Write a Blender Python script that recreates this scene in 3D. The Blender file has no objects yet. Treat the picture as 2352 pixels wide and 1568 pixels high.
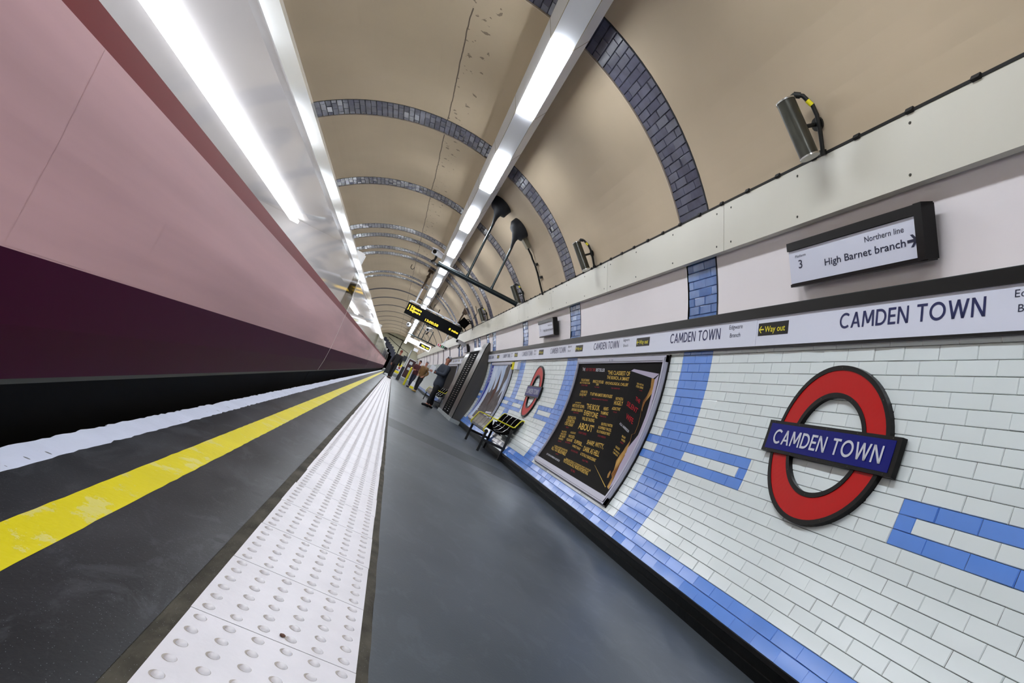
import bpy, bmesh, math, random
from mathutils import Vector, Matrix
random.seed(7)
SC = bpy.context.scene
COL = SC.collection
PI = math.pi
# ------------------------------------------------------------------ camera
F_PX, YAW, PITCH, ROLL, CAM_H = 1496.44, 0.14599, 0.11557, 0.45052, 0.6705
cy_, sy_, cp_, sp_ = math.cos(YAW), math.sin(YAW), math.cos(PITCH), math.sin(PITCH)
fwd = Vector((sy_*cp_, cy_*cp_, sp_)); r0 = Vector((cy_, -sy_, 0)); u0 = r0.cross(fwd)
right = math.cos(ROLL)*r0 + math.sin(ROLL)*u0
up = -math.sin(ROLL)*r0 + math.cos(ROLL)*u0
cam_d = bpy.data.cameras.new('camera'); cam = bpy.data.objects.new('camera', cam_d); COL.objects.link(cam)
m = Matrix((right, up, -fwd)).transposed().to_4x4(); m.translation = Vector((0, 0, CAM_H))
cam.matrix_world = m
cam_d.sensor_width = 36; cam_d.sensor_fit = 'HORIZONTAL'; cam_d.lens = F_PX/2352*36
cam_d.clip_start = 0.02; cam_d.clip_end = 300
SC.camera = cam
# ------------------------------------------------------------------ world / view
w = bpy.data.worlds.new('world'); SC.world = w; w.use_nodes = True
w.node_tree.nodes['Background'].inputs[0].default_value = (0.5, 0.55, 0.6, 1)
w.node_tree.nodes['Background'].inputs[1].default_value = 0.0
SC.view_settings.view_transform = 'Standard'; SC.view_settings.look = 'None'
SC.view_settings.gamma = 1; SC.view_settings.use_curve_mapping = False
SC.view_settings.exposure = 1.5
LAMP = 21.0          # fluorescent diffusers
TRAIN_LAMP = 3.6     # carriage ceiling lamps
# ------------------------------------------------------------------ geometry of the tunnel
XC, ZC, R = -0.6473, 1.1206, 3.2218
def P(y, s, off=0.0):
    a = s/R; r = R-off
    return Vector((XC+r*math.cos(a), y, ZC+r*math.sin(a)))
RINGS = [(-2.9,-2.3),(1.25,1.88),(5.34,5.93),(9.61,10.2),(13.53,14.08),(17.9,18.5),(19.15,19.72),(21.1,21.7),(22.2,22.8),
         (26.6,27.2),(27.75,28.35),(32.4,32.9),(36.5,37.0),(41.0,41.5),(45.6,46.0),(50.0,50.4),(54.4,54.8),(59.0,59.4),(63.8,64.2),(69.0,69.4),(73.1,73.5)]
COLS = [r for r in RINGS if r[0] < 30]
Y0, Y1 = -7.0, 75.0
# ------------------------------------------------------------------ materials
def hexc(r, g, b):
    f = lambda c: (c/255/12.92) if c/255 <= 0.04045 else ((c/255+0.055)/1.055)**2.4
    return (f(r), f(g), f(b), 1)
MATS = {}
def mat(name, col, rough=0.5, metal=0.0, emit=0.0, noise=0.0, nscale=8.0, bump=0.0, bscale=60.0, coat=0.0, col2=None, stretch=(1,1,1), spec=0.5):
    m = bpy.data.materials.new(name); m.use_nodes = True; MATS[name] = m
    nt = m.node_tree; b = nt.nodes['Principled BSDF']
    b.inputs['Roughness'].default_value = rough; b.inputs['Metallic'].default_value = metal
    b.inputs['Base Color'].default_value = col; b.inputs['Specular IOR Level'].default_value = spec
    if coat: b.inputs['Coat Weight'].default_value = coat; b.inputs['Coat Roughness'].default_value = 0.08
    if emit:
        b.inputs['Emission Color'].default_value = col; b.inputs['Emission Strength'].default_value = emit
    tc = nt.nodes.new('ShaderNodeTexCoord'); mp = nt.nodes.new('ShaderNodeMapping'); mp.inputs['Scale'].default_value = stretch
    nt.links.new(tc.outputs['Object'], mp.inputs['Vector'])
    if noise or col2:
        n = nt.nodes.new('ShaderNodeTexNoise'); n.inputs['Scale'].default_value = nscale; n.inputs['Detail'].default_value = 6
        nt.links.new(mp.outputs['Vector'], n.inputs['Vector'])
        cr = nt.nodes.new('ShaderNodeValToRGB')
        c2 = col2 or tuple(min(1, c*(1+noise)) for c in col[:3])+(1,)
        c1 = col if col2 else tuple(c*(1-noise) for c in col[:3])+(1,)
        cr.color_ramp.elements[0].position = 0.32; cr.color_ramp.elements[1].position = 0.68
        cr.color_ramp.elements[0].color = c1; cr.color_ramp.elements[1].color = c2
        nt.links.new(n.outputs['Fac'], cr.inputs['Fac']); nt.links.new(cr.outputs['Color'], b.inputs['Base Color'])
    if bump:
        n2 = nt.nodes.new('ShaderNodeTexNoise'); n2.inputs['Scale'].default_value = bscale; n2.inputs['Detail'].default_value = 4
        nt.links.new(mp.outputs['Vector'], n2.inputs['Vector'])
        bp = nt.nodes.new('ShaderNodeBump'); bp.inputs['Strength'].default_value = bump; bp.inputs['Distance'].default_value = 0.01
        nt.links.new(n2.outputs['Fac'], bp.inputs['Height']); nt.links.new(bp.outputs['Normal'], b.inputs['Normal'])
    return m
def basecol_socket(m):
    b = m.node_tree.nodes['Principled BSDF']; l = b.inputs['Base Color'].links
    return b, (l[0].from_socket if l else None)
def over(m, fac_socket, color):
    """mix a mark with a shape of its own (crack, stain, spot) over the base colour"""
    nt = m.node_tree; b, src = basecol_socket(m)
    mx = nt.nodes.new('ShaderNodeMixRGB')
    if src: nt.links.new(src, mx.inputs[1])
    else: mx.inputs[1].default_value = b.inputs['Base Color'].default_value
    mx.inputs[2].default_value = color
    nt.links.new(fac_socket, mx.inputs[0]); nt.links.new(mx.outputs[0], b.inputs['Base Color'])
def mth(nt, op, a, b=None, c=None):
    n = nt.nodes.new('ShaderNodeMath'); n.operation = op
    for i, v in enumerate((a, b, c)):
        if v is None: continue
        if hasattr(v, 'links'): nt.links.new(v, n.inputs[i])
        else: n.inputs[i].default_value = v
    return n.outputs[0]
def voro_spots(m, scale, size, stretch=(1,1,1), rnd=0.5):
    """spots: a random subset of voronoi cells, distance below size"""
    nt = m.node_tree; tc = nt.nodes.new('ShaderNodeTexCoord'); mp = nt.nodes.new('ShaderNodeMapping'); mp.inputs['Scale'].default_value = stretch
    nt.links.new(tc.outputs['Object'], mp.inputs['Vector'])
    v = nt.nodes.new('ShaderNodeTexVoronoi'); v.inputs['Scale'].default_value = scale
    nt.links.new(mp.outputs['Vector'], v.inputs['Vector'])
    sp = nt.nodes.new('ShaderNodeSeparateColor'); nt.links.new(v.outputs['Color'], sp.inputs[0])
    lim = mth(nt, 'MULTIPLY', mth(nt, 'GREATER_THAN', sp.outputs[0], rnd), size)
    return mth(nt, 'LESS_THAN', v.outputs['Distance'], lim)

mat('tile_cream', hexc(224,231,230), 0.16, noise=0.03, nscale=1.2)
mat('tile_blue', hexc(92,140,222), 0.14, noise=0.07, nscale=2.5)
mat('tile_slate', hexc(70,70,90), 0.24, spec=0.4, noise=0.22, nscale=5.0)
mat('tile_slate_dull', hexc(66,62,70), 0.6, spec=0.15)
mat('tile_ring_blue', hexc(76,110,168), 0.2, noise=0.2, nscale=5.0)
mat('mortar', hexc(52,50,38), 0.9)
mat('mortar_ring', hexc(30,30,34), 0.9)
mat('black_tile', hexc(20,19,18), 0.35, spec=0.12, noise=0.3, nscale=6, bump=0.15, bscale=12)
mat('ceiling_paint', hexc(195,176,149), 0.6, spec=0.25, noise=0.05, nscale=0.9, bump=0.06, bscale=7)
mat('ring_trim', hexc(196,180,160), 0.5)
mat('upper_wall_paint', hexc(238,230,230), 0.42, noise=0.02, nscale=0.8)
mat('fascia_panel', hexc(208,204,190), 0.35, noise=0.03, nscale=1.0)
mat('fascia_seam', hexc(140,128,96), 0.7)
mat('dark_gap', hexc(22,20,18), 0.8)
mat('trunking_paint', hexc(226,227,232), 0.4)
mat('lamp_diffuser', (0.88, 0.94, 1.02, 1), 0.4, emit=LAMP)
mat('screw', hexc(80,78,72), 0.35, metal=0.8)
mat('enamel_white', hexc(222,224,238), 0.25, spec=0.4)
mat('enamel_black', hexc(14,12,12), 0.3, spec=0.25)
mat('enamel_red', hexc(190,14,14), 0.3, spec=0.25)
mat('enamel_blue', hexc(4,14,112), 0.3, spec=0.2)
mat('ink_navy', hexc(12,24,84), 0.3)
mat('ink_dark', hexc(22,30,60), 0.3)
mat('sign_yellow', hexc(236,222,30), 0.4)
mat('poster_frame', hexc(182,182,198), 0.3, metal=0.25)
mat('poster_black', hexc(17,14,14), 0.45, spec=0.02)
mat('ink_gold', hexc(218,180,88), 0.5, spec=0.05)
mat('ink_red', hexc(140,28,40), 0.5, spec=0.05)
mat('ink_title_red', hexc(170,18,32), 0.5, spec=0.05)
mat('ink_white', hexc(206,206,214), 0.5, spec=0.05)
mat('book_page', hexc(180,170,190), 0.5, spec=0.05)
mat('book_cover', hexc(13,11,12), 0.45, spec=0.02)
mat('print_hair', hexc(214,172,96), 0.5, spec=0.05, col2=hexc(120,72,24), nscale=9, stretch=(1,1,0.35))
mat('poster_sky', hexc(150,172,206), 0.4, spec=0.1, col2=hexc(214,222,236), nscale=1.6)
mat('poster_band_blue', hexc(14,44,150), 0.4, spec=0.1)
mat('poster_rock', hexc(24,21,21), 0.4, spec=0.1, col2=hexc(112,104,104), nscale=7, stretch=(1,2.5,0.8))
mat('poster_rust', hexc(92,50,34), 0.4, spec=0.1, col2=hexc(60,48,44), nscale=6)
mat('poster_pink', hexc(190,50,90), 0.3)
mat('steel_brushed', hexc(92,88,82), 0.3, metal=0.85, noise=0.16, nscale=2.0, stretch=(1,1,0.2))
mat('steel_bright', hexc(190,190,188), 0.22, metal=0.9)
mat('louvre_black', hexc(6,6,7), 0.7, spec=0.02)
mat('bench_black', hexc(14,14,15), 0.4)
mat('bench_steel', hexc(96,92,88), 0.25, metal=0.8)
mat('bench_sheet', hexc(12,11,11), 0.8, spec=0.0)
mat('bench_yellow', hexc(216,206,20), 0.35)
mat('pipe_dark', hexc(52,60,62), 0.28, metal=0.7)
mat('cone_black', hexc(34,36,42), 0.6)
mat('speaker_steel', hexc(72,72,66), 0.28, metal=0.75, noise=0.4, nscale=5, stretch=(1,1,0.3))
mat('cable_black', hexc(24,24,22), 0.5)
mat('bracket_brown', hexc(96,78,62), 0.5, metal=0.4)
mat('junction_box', hexc(140,134,112), 0.5)
mat('plastic_white', hexc(225,226,232), 0.4)
mat('led_screen', hexc(9,10,12), 0.45, spec=0.08)
mat('led_amber', (1.0, 0.62, 0.03, 1), 0.5, emit=0.55)
mat('lit_sign_white', (0.93, 0.95, 1.0, 1), 0.5, emit=0.4)
mat('lit_sign_yellow', (0.95, 0.9, 0.05, 1), 0.5, emit=0.4)
mat('sign_green', hexc(30,120,60), 0.4)
mat('sign_red', hexc(200,50,50), 0.4)
# train
mat('train_rose', hexc(203,161,161), 0.4, noise=0.2, nscale=1.6, stretch=(1,0.12,2.2), spec=0.25)
mat('train_rose_door', hexc(203,161,161), 0.4, noise=0.2, nscale=1.6, stretch=(1,0.12,2.2), spec=0.25)
mat('train_plum', hexc(62,12,42), 0.5, spec=0.05)
mat('train_red', hexc(120,34,34), 0.4, spec=0.2)
mat('train_cream', hexc(224,222,214), 0.16, coat=0.8)
mat('train_seam', hexc(120,84,84), 0.5)
mat('train_under', hexc(5,5,6), 0.9)  # near-black colour carries the deep shade below the carriages
mat('train_rail', hexc(60,62,60), 0.5)
mat('train_inside', hexc(224,222,222), 0.5)
mat('train_lamp', (0.93, 0.95, 1.0, 1), 0.5, emit=TRAIN_LAMP)
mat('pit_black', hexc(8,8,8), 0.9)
mat('portal_blue', hexc(38,42,62), 0.4)
mat('end_wall_paint', hexc(190,186,160), 0.5)
mat('door_maroon', hexc(58,18,22), 0.4)
mat('concrete_light', hexc(150,156,156), 0.6, noise=0.1, nscale=2)
# people
mat('skin', hexc(172,116,94), 0.55)
mat('cloth_black', hexc(20,20,23), 0.85)
mat('cloth_slate', hexc(52,58,70), 0.8, noise=0.2, nscale=6)
mat('cloth_brown', hexc(104,74,34), 0.6, noise=0.25, nscale=8)
mat('cloth_maroon', hexc(74,26,30), 0.7)
mat('cloth_denim', hexc(30,34,52), 0.8)
mat('hair_grey', hexc(150,150,156), 0.8)
mat('hair_dark', hexc(30,24,22), 0.8)
mat('hair_red', hexc(110,50,34), 0.8)
mat('shoe_tan', hexc(170,140,60), 0.6)
mat('paper', hexc(200,204,210), 0.6)
mat('pebble_brown', hexc(92,60,44), 0.7)
# glass
g = mat('train_glass', (1,1,1,1), 0.02); gnt = g.node_tree
tr = gnt.nodes.new('ShaderNodeBsdfTransparent'); tr.inputs[0].default_value = (0.93,0.93,0.92,1)
gl = gnt.nodes.new('ShaderNodeBsdfGlossy'); gl.inputs['Roughness'].default_value = 0.06
fr = gnt.nodes.new('ShaderNodeFresnel'); fr.inputs[0].default_value = 1.5
mxs = gnt.nodes.new('ShaderNodeMixShader')
gnt.links.new(fr.outputs[0], mxs.inputs[0]); gnt.links.new(tr.outputs[0], mxs.inputs[1]); gnt.links.new(gl.outputs[0], mxs.inputs[2])
gnt.links.new(mxs.outputs[0], gnt.nodes['Material Output'].inputs[0])
# ceiling marks: hairline crack along the crown with crumbly dirt beside it
m = MATS['ceiling_paint']; nt = m.node_tree
uv = nt.nodes.new('ShaderNodeUVMap'); sx = nt.nodes.new('ShaderNodeSeparateXYZ'); nt.links.new(uv.outputs[0], sx.inputs[0])
tcn = nt.nodes.new('ShaderNodeTexCoord')
n1 = nt.nodes.new('ShaderNodeTexNoise'); n1.inputs['Scale'].default_value = 1.4; n1.inputs['Detail'].default_value = 7; nt.links.new(tcn.outputs['Object'], n1.inputs['Vector'])
n2 = nt.nodes.new('ShaderNodeTexNoise'); n2.inputs['Scale'].default_value = 9; n2.inputs['Detail'].default_value = 8; nt.links.new(tcn.outputs['Object'], n2.inputs['Vector'])
d = mth(nt, 'ABSOLUTE', mth(nt, 'SUBTRACT', sx.outputs[1], mth(nt, 'MULTIPLY_ADD', n1.outputs['Fac'], 0.06, 5.30)))
line = mth(nt, 'MULTIPLY', mth(nt, 'LESS_THAN', d, 0.0075), mth(nt, 'GREATER_THAN', n1.outputs['Fac'], 0.38))
d2 = mth(nt, 'ABSOLUTE', mth(nt, 'SUBTRACT', sx.outputs[1], 5.18))
crumb = mth(nt, 'MULTIPLY', mth(nt, 'LESS_THAN', d2, 0.16), mth(nt, 'GREATER_THAN', n2.outputs['Fac'], 0.635))
over(m, mth(nt, 'MULTIPLY', mth(nt, 'MAXIMUM', line, mth(nt, 'MULTIPLY', crumb, 0.7)), 0.85), hexc(70,52,44))
# asphalt / floor paints
def floor_mat(name, c1, c2, speck, rough, nscale=2.2, stretch=(1,0.6,1), gum=0.0):
    m = mat(name, c1, rough, spec=0.1, col2=c2, nscale=nscale, bump=0.05, bscale=120, stretch=stretch)
    over(m, mth(m.node_tree, 'MULTIPLY', voro_spots(m, 260, speck, rnd=0.86), 0.8), hexc(120,124,130))
    ns = m.node_tree.nodes.new('ShaderNodeTexNoise'); ns.inputs['Scale'].default_value = 5; ns.inputs['Detail'].default_value = 10; ns.inputs['Roughness'].default_value = 0.72; ns.inputs['Distortion'].default_value = 0.6
    tq = m.node_tree.nodes.new('ShaderNodeTexCoord'); mq = m.node_tree.nodes.new('ShaderNodeMapping'); mq.inputs['Scale'].default_value = (1.6, 0.8, 1); m.node_tree.links.new(tq.outputs['Object'], mq.inputs['Vector']); m.node_tree.links.new(mq.outputs['Vector'], ns.inputs['Vector'])
    sm = mth(m.node_tree, 'MINIMUM', mth(m.node_tree, 'MULTIPLY', mth(m.node_tree, 'MAXIMUM', mth(m.node_tree, 'SUBTRACT', ns.outputs['Fac'], 0.52), 0.0), 5.0 if gum else 2.0), 0.45 if gum else 0.14)
    over(m, sm, tuple(min(1, c*1.75) for c in c2[:3])+(1,))
    if gum: over(m, mth(m.node_tree, 'MULTIPLY', voro_spots(m, 5.5, gum, rnd=0.62), 0.7), hexc(24,24,26))
    return m
floor_mat('asphalt', hexc(19,19,21), hexc(52,53,56), 0.20, 0.42, gum=0.12)
floor_mat('floor_grey', hexc(62,67,72), hexc(78,83,88), 0.14, 0.4, nscale=1.4)
floor_mat('floor_grey_dark', hexc(50,54,57), hexc(60,64,68), 0.14, 0.45)
floor_mat('grout_brown', hexc(52,49,42), hexc(80,76,66), 0.2, 0.8, nscale=12)
m = mat('edge_white', hexc(206,210,226), 0.45, noise=0.05, nscale=5, bump=0.3, bscale=25)
over(m, voro_spots(m, 9, 0.10, stretch=(1,2.2,1), rnd=0.72), hexc(90,92,96))
m = mat('line_yellow', hexc(214,198,14), 0.5, noise=0.05, nscale=3, bump=0.2, bscale=40, spec=0.2)
nt = m.node_tree; n = nt.nodes.new('ShaderNodeTexNoise'); n.inputs['Scale'].default_value = 7; n.inputs['Detail'].default_value = 9; n.inputs['Roughness'].default_value = 0.75
t2 = nt.nodes.new('ShaderNodeTexCoord'); nt.links.new(t2.outputs['Object'], n.inputs['Vector'])
over(m, mth(nt, 'MULTIPLY', mth(nt, 'GREATER_THAN', n.outputs['Fac'], 0.56), 0.5), hexc(206,200,140))
over(m, mth(nt, 'MULTIPLY', mth(nt, 'LESS_THAN', n.outputs['Fac'], 0.33), 0.5), hexc(120,112,40))
mat('tactile_white', hexc(206,202,205), 0.5, noise=0.05, nscale=6, bump=0.12, bscale=70)
mat('tactile_blister', hexc(208,204,206), 0.45, noise=0.06, nscale=14)
mat('blister_dirt', hexc(158,149,140), 0.7, noise=0.12, nscale=20)

# ------------------------------------------------------------------ mesh helpers
class MB:
    def __init__(s): s.v = []; s.f = []; s.m = []; s.sm = []; s.uv = {}
    def face(s, pts, mi=0, smooth=False, uvs=None):
        i = len(s.v); s.v += [tuple(p) for p in pts]; s.f.append(tuple(range(i, i+len(pts)))); s.m.append(mi); s.sm.append(smooth)
        if uvs: s.uv[len(s.f)-1] = uvs
    def mesh(s, vs, fs, mi=0, smooth=False):
        i = len(s.v); s.v += [tuple(p) for p in vs]
        for f in fs: s.f.append(tuple(i+k for k in f)); s.m.append(mi); s.sm.append(smooth)
    def box(s, x0, x1, y0, y1, z0, z1, mi=0, M=None):
        vs = [Vector((x, y, z)) for x in (x0, x1) for y in (y0, y1) for z in (z0, z1)]
        if M: vs = [M @ v for v in vs]
        s.mesh(vs, [(0,1,3,2),(4,6,7,5),(0,4,5,1),(2,3,7,6),(0,2,6,4),(1,5,7,3)], mi)
    def tube(s, pts, r, n=12, mi=0, caps=True, radii=None):
        pts = [Vector(p) for p in pts]; rings = []
        prev = None
        for i, p in enumerate(pts):
            d = (pts[min(i+1, len(pts)-1)]-pts[max(i-1, 0)]).normalized()
            if prev is None:
                a = Vector((0,0,1)) if abs(d.z) < 0.9 else Vector((1,0,0)); prev = d.cross(a).normalized()
            e1 = (prev-d*prev.dot(d)).normalized(); e2 = d.cross(e1); prev = e1
            rr = radii[i] if radii else r
            rings.append([p+rr*(math.cos(2*PI*k/n)*e1+math.sin(2*PI*k/n)*e2) for k in range(n)])
        vs = [v for rg in rings for v in rg]; fs = []
        for i in range(len(pts)-1):
            for k in range(n):
                fs.append((i*n+k, i*n+(k+1)%n, (i+1)*n+(k+1)%n, (i+1)*n+k))
        s.mesh(vs, fs, mi, True)
        if caps:
            s.face(list(reversed(rings[0])), mi); s.face(rings[-1], mi)
    def prism(s, prof, y0, y1, mi=0, smooth=False, caps=True):
        """profile (x,z) list extruded along y"""
        n = len(prof); vs = [Vector((x, y0, z)) for x, z in prof]+[Vector((x, y1, z)) for x, z in prof]
        s.mesh(vs, [(k, (k+1)%n, n+(k+1)%n, n+k) for k in range(n)], mi, smooth)
        if caps: s.face(vs[:n], mi); s.face(list(reversed(vs[n:])), mi)
    def sheet(s, prof, y0, y1, th, mi=0):
        """thin bent sheet following the profile"""
        a = [Vector((x, 0, z)) for x, z in prof]; o = []
        for i, p in enumerate(a):
            d = (a[min(i+1, len(a)-1)]-a[max(i-1, 0)]).normalized(); nrm = Vector((-d.z, 0, d.x)); o.append(p+nrm*th)
        s.prism([(p.x, p.z) for p in a]+[(p.x, p.z) for p in reversed(o)], y0, y1, mi)
    def cyl_patch(s, y0, y1, s0, s1, off, mi=0, th=0.0, step=0.08):
        """patch that follows the tunnel wall; with th it is a slab reaching th behind its face"""
        n = max(1, int(abs(s1-s0)/step+0.99))
        ss = [s0+(s1-s0)*i/n for i in range(n+1)]
        for i in range(n):
            a, b = ss[i], ss[i+1]
            s.face([P(y0,a,off), P(y1,a,off), P(y1,b,off), P(y0,b,off)], mi, True, [(y0,a),(y1,a),(y1,b),(y0,b)])
            if th:
                s.face([P(y0,a,off-th), P(y0,a,off), P(y0,b,off), P(y0,b,off-th)], mi)
                s.face([P(y1,a,off), P(y1,a,off-th), P(y1,b,off-th), P(y1,b,off)], mi)
        if th:
            s.face([P(y0,s0,off-th), P(y1,s0,off-th), P(y1,s0,off), P(y0,s0,off)], mi)
            s.face([P(y0,s1,off), P(y1,s1,off), P(y1,s1,off-th), P(y0,s1,off-th)], mi)
    def build(s, name, mats, parent=None):
        if isinstance(mats, str): mats = [mats]
        me = bpy.data.meshes.new(name); me.from_pydata(s.v, [], s.f)
        for k in mats: me.materials.append(MATS[k])
        me.polygons.foreach_set('material_index', s.m); me.polygons.foreach_set('use_smooth', s.sm)
        if s.uv:
            ul = me.uv_layers.new(name='UVMap').data
            for fi, uvs in s.uv.items():
                for k, li in enumerate(me.polygons[fi].loop_indices): ul[li].uv = uvs[k]
        me.update()
        o = bpy.data.objects.new(name, me); COL.objects.link(o)
        if parent: o.parent = parent
        return o
def tag(o, label, cat, group=None):
    o['label'] = label; o['category'] = cat
    if group: o['group'] = group
    return o
def struct(o): o['kind'] = 'structure'; return o
def empty(name, loc=(0,0,0), label=None, cat=None, group=None):
    o = bpy.data.objects.new(name, None); COL.objects.link(o); o.location = loc; o.empty_display_size = 0.1
    if label: tag(o, label, cat, group)
    return o
def put(parent, *objs):
    """children were built in world coordinates: keep them there"""
    inv = Matrix.Translation(-Vector(parent.location))
    for o in objs: o.parent = parent; o.matrix_parent_inverse = inv
    return objs[0] if len(objs) == 1 else objs
def sub(parent, *objs):
    for o in objs: o.parent = parent
    return objs[0] if len(objs) == 1 else objs
def copy_tree(o, parent=None):
    c = o.copy(); COL.objects.link(c)
    if parent: c.parent = parent; c.matrix_parent_inverse = o.matrix_parent_inverse.copy()
    for ch in list(o.children): copy_tree(ch, c)
    return c

# ------------------------------------------------------------------ lettering
_tc = {}
def txt2d(s, bold=0.0):
    """builtin-font text as 2D triangles, capital height scaled to 1"""
    key = (s, bold)
    if key in _tc: return _tc[key]
    def mk(t):
        cu = bpy.data.curves.new('t', 'FONT'); cu.body = t; cu.size = 1; cu.resolution_u = 3; cu.offset = bold
        ob = bpy.data.objects.new('t', cu); COL.objects.link(ob)
        dg = bpy.context.evaluated_depsgraph_get(); me = ob.evaluated_get(dg).to_mesh()
        vs = [(v.co.x, v.co.y) for v in me.vertices]; fs = [tuple(p.vertices) for p in me.polygons]
        ob.evaluated_get(dg).to_mesh_clear(); bpy.data.objects.remove(ob); bpy.data.curves.remove(cu)
        return vs, fs
    if 'cap' not in _tc:
        _tc['cap'] = max(v[1] for v in mk('H')[0])
    vs, fs = mk(s); c = _tc['cap']; x0 = min(v[0] for v in vs)
    vs = [((x-x0)/c, y/c) for x, y in vs]
    _tc[key] = (vs, fs, max(v[0] for v in vs)); return _tc[key]
def j_arc(cx, cy, rx, ry, w, a0, a1, n=28):
    vs = []; fs = []
    for i in range(n+1):
        a = math.radians(a0+(a1-a0)*i/n); c, s_ = math.cos(a), math.sin(a)
        vs += [(cx+rx*c, cy+ry*s_), (cx+(rx-w)*c, cy+(ry-w)*s_)]
    for i in range(n): fs.append((2*i, 2*i+1, 2*i+3, 2*i+2))
    return vs, fs
def j_quad(*p): return list(p), [(0,1,2,3)]
def j_stem(x, w, y0=0, y1=1): return j_quad((x,y0),(x+w,y0),(x+w,y1),(x,y1))
def j_bar(x0, x1, y, w): return j_quad((x0,y),(x1,y),(x1,y+w),(x0,y+w))
def j_diag(xb, xt, hw, y0=0, y1=1): return j_quad((xb-hw,y0),(xb+hw,y0),(xt+hw,y1),(xt-hw,y1))
W_ = 0.155
def glyph(ch):
    w = W_
    if ch == 'C': return [j_arc(.5,.5,.5,.51,w,48,312)], .86
    if ch == 'O': return [j_arc(.5,.5,.5,.51,w,0,360,40)], 1.0
    if ch == 'D': return [j_stem(0,w), j_bar(w,.34,0,w), j_bar(w,.34,1-w,w), j_arc(.32,.5,.48,.5,w,-90,90)], .80
    if ch == 'A': return [j_diag(.085,.41,.085), j_diag(.735,.41,.085), j_bar(.2,.62,.24,.13)], .82
    if ch == 'M': return [j_diag(.075,.12,.075), j_diag(.885,.84,.075), j_diag(.48,.155,.085,.2,1), j_diag(.48,.805,.085,.2,1)], .96
    if ch == 'E': return [j_stem(0,w), j_bar(w,.56,0,w*.95), j_bar(w,.52,.44,w*.9), j_bar(w,.56,1-w*.95,w*.95)], .56
    if ch == 'N': return [j_stem(0,.14), j_stem(.62,.14), j_diag(.675,.085,.088)], .76
    if ch == 'T': return [j_stem(.265,w), j_bar(0,.685,1-w*.95,w*.95)], .685
    if ch == 'W': return [j_diag(.33,.08,.078), j_diag(.33,.60,.078), j_diag(.87,.60,.078), j_diag(.87,1.12,.078)], 1.2
    return [], .5
def camden2d():
    vs = []; fs = []; x = 0
    for ch in 'CAMDEN TOWN':
        if ch == ' ': x += .42; continue
        gs, wd = glyph(ch)
        for v, f in gs:
            k = len(vs); vs += [(x+a, b) for a, b in v]; fs += [tuple(k+i for i in q) for q in f]
        x += wd+.13
    return vs, fs, x-.13
CAMDEN = camden2d()
def lay(mb, t2, fn, wd, ht, mi=0):
    """fn(u,v)->3D; text stretched to width wd, capital height ht"""
    vs, fs, L = t2; k = wd/L
    mb.mesh([fn(a*k, b*ht) for a, b in vs], fs, mi)
def wall_fn(y_left, s_base, off): return lambda u, v: P(y_left-u, s_base+v, off)

# ------------------------------------------------------------------ the tunnel shell
def near_train(x): return x
# ceiling panels between the rings (smooth painted), whole arc down to the track
S_TOP, S_LEFT = 1.74, 12.4
ceil_b = MB(); upw = MB()
edges = [Y0]+[e for r in RINGS for e in r]+[Y1]
for i in range(0, len(edges), 2):
    a, b = edges[i], edges[i+1]
    nseg = 1
    ceil_b.cyl_patch(a, b, 1.95, S_LEFT, 0.0, 0, step=0.14)
    for e, sg in ((a, 1), (b, -1)):     # reveal of the panel edge beside the recessed ring
        pass
    upw.cyl_patch(a, b, 0.90, 1.95, 0.0, 0, step=0.08)
struct(ceil_b.build('ceiling', ['ceiling_paint'])); struct(upw.build('wall_right_upper', ['upper_wall_paint'])).name = 'wall_right_upper'
# rings of glazed tile
ROW, TW = 0.0814, 0.2296
def tile(mb, a, b, s0, s1, off, mi, bev=0.0028, gap=0.0011, tilt=0.0, relief=0.003):
    """one glazed tile with a rounded edge, on the wall between y=a..b and s0..s1"""
    if b-a < 0.012: return
    a += gap; b -= gap; s0 += gap; s1 -= gap
    t1, t2 = random.gauss(0, tilt), random.gauss(0, tilt)
    ym, sm = (a+b)/2, (s0+s1)/2
    h = lambda y, s: off+relief+t1*(y-ym)+t2*(s-sm)
    c = [(a,s0),(b,s0),(b,s1),(a,s1)]
    bi = min(bev, (b-a)/3)
    ci = [(a+bi,s0+bi),(b-bi,s0+bi),(b-bi,s1-bi),(a+bi,s1-bi)]
    vo = [P(y, s, off-0.001) for y, s in c]; vi = [P(y, s, h(y, s)) for y, s in ci]
    mb.mesh(vi, [(0,1,2,3)], mi)
    mb.mesh(vo+vi, [(0,1,5,4),(1,2,6,5),(2,3,7,6),(3,0,4,7)], mi)
for k, (a, b) in enumerate(RINGS):
    mb = MB()
    mb.cyl_patch(a, b, 0.90, S_LEFT, -0.014, 0, step=0.14)
    if a > -3 and a < 31:
        s = 0.95; r = 0
        while s < 9.4:
            ys = [a+0.012]; y = a+0.012+(TW if r % 2 else TW/2)
            while y < b-0.03: ys.append(y); y += TW
            ys.append(b-0.012)
            for i in range(len(ys)-1):
                tile(mb, ys[i], ys[i+1], s, s+ROW, -0.012, 2 if s < 2.05 else 1, tilt=0.03, bev=0.005, relief=0.006)
            s += ROW; r += 1
    else:
        mb.cyl_patch(a, b, 0.95, 9.4, -0.006, 4, step=0.14)
    mb.cyl_patch(a-0.012, a+0.014, 0.9, 9.4, 0.001, 0, th=0.015, step=0.14)      # shadow gap at the near edge, put in as a dark strip
    mb.cyl_patch(b-0.006, b+0.006, 1.95, 9.4, 0.003, 3, th=0.017, step=0.14)     # pale far bead
    o = mb.build('trim_%d' % (k+1), ['mortar_ring', 'tile_slate', 'tile_ring_blue', 'ring_trim', 'tile_slate_dull']); struct(o)
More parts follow.
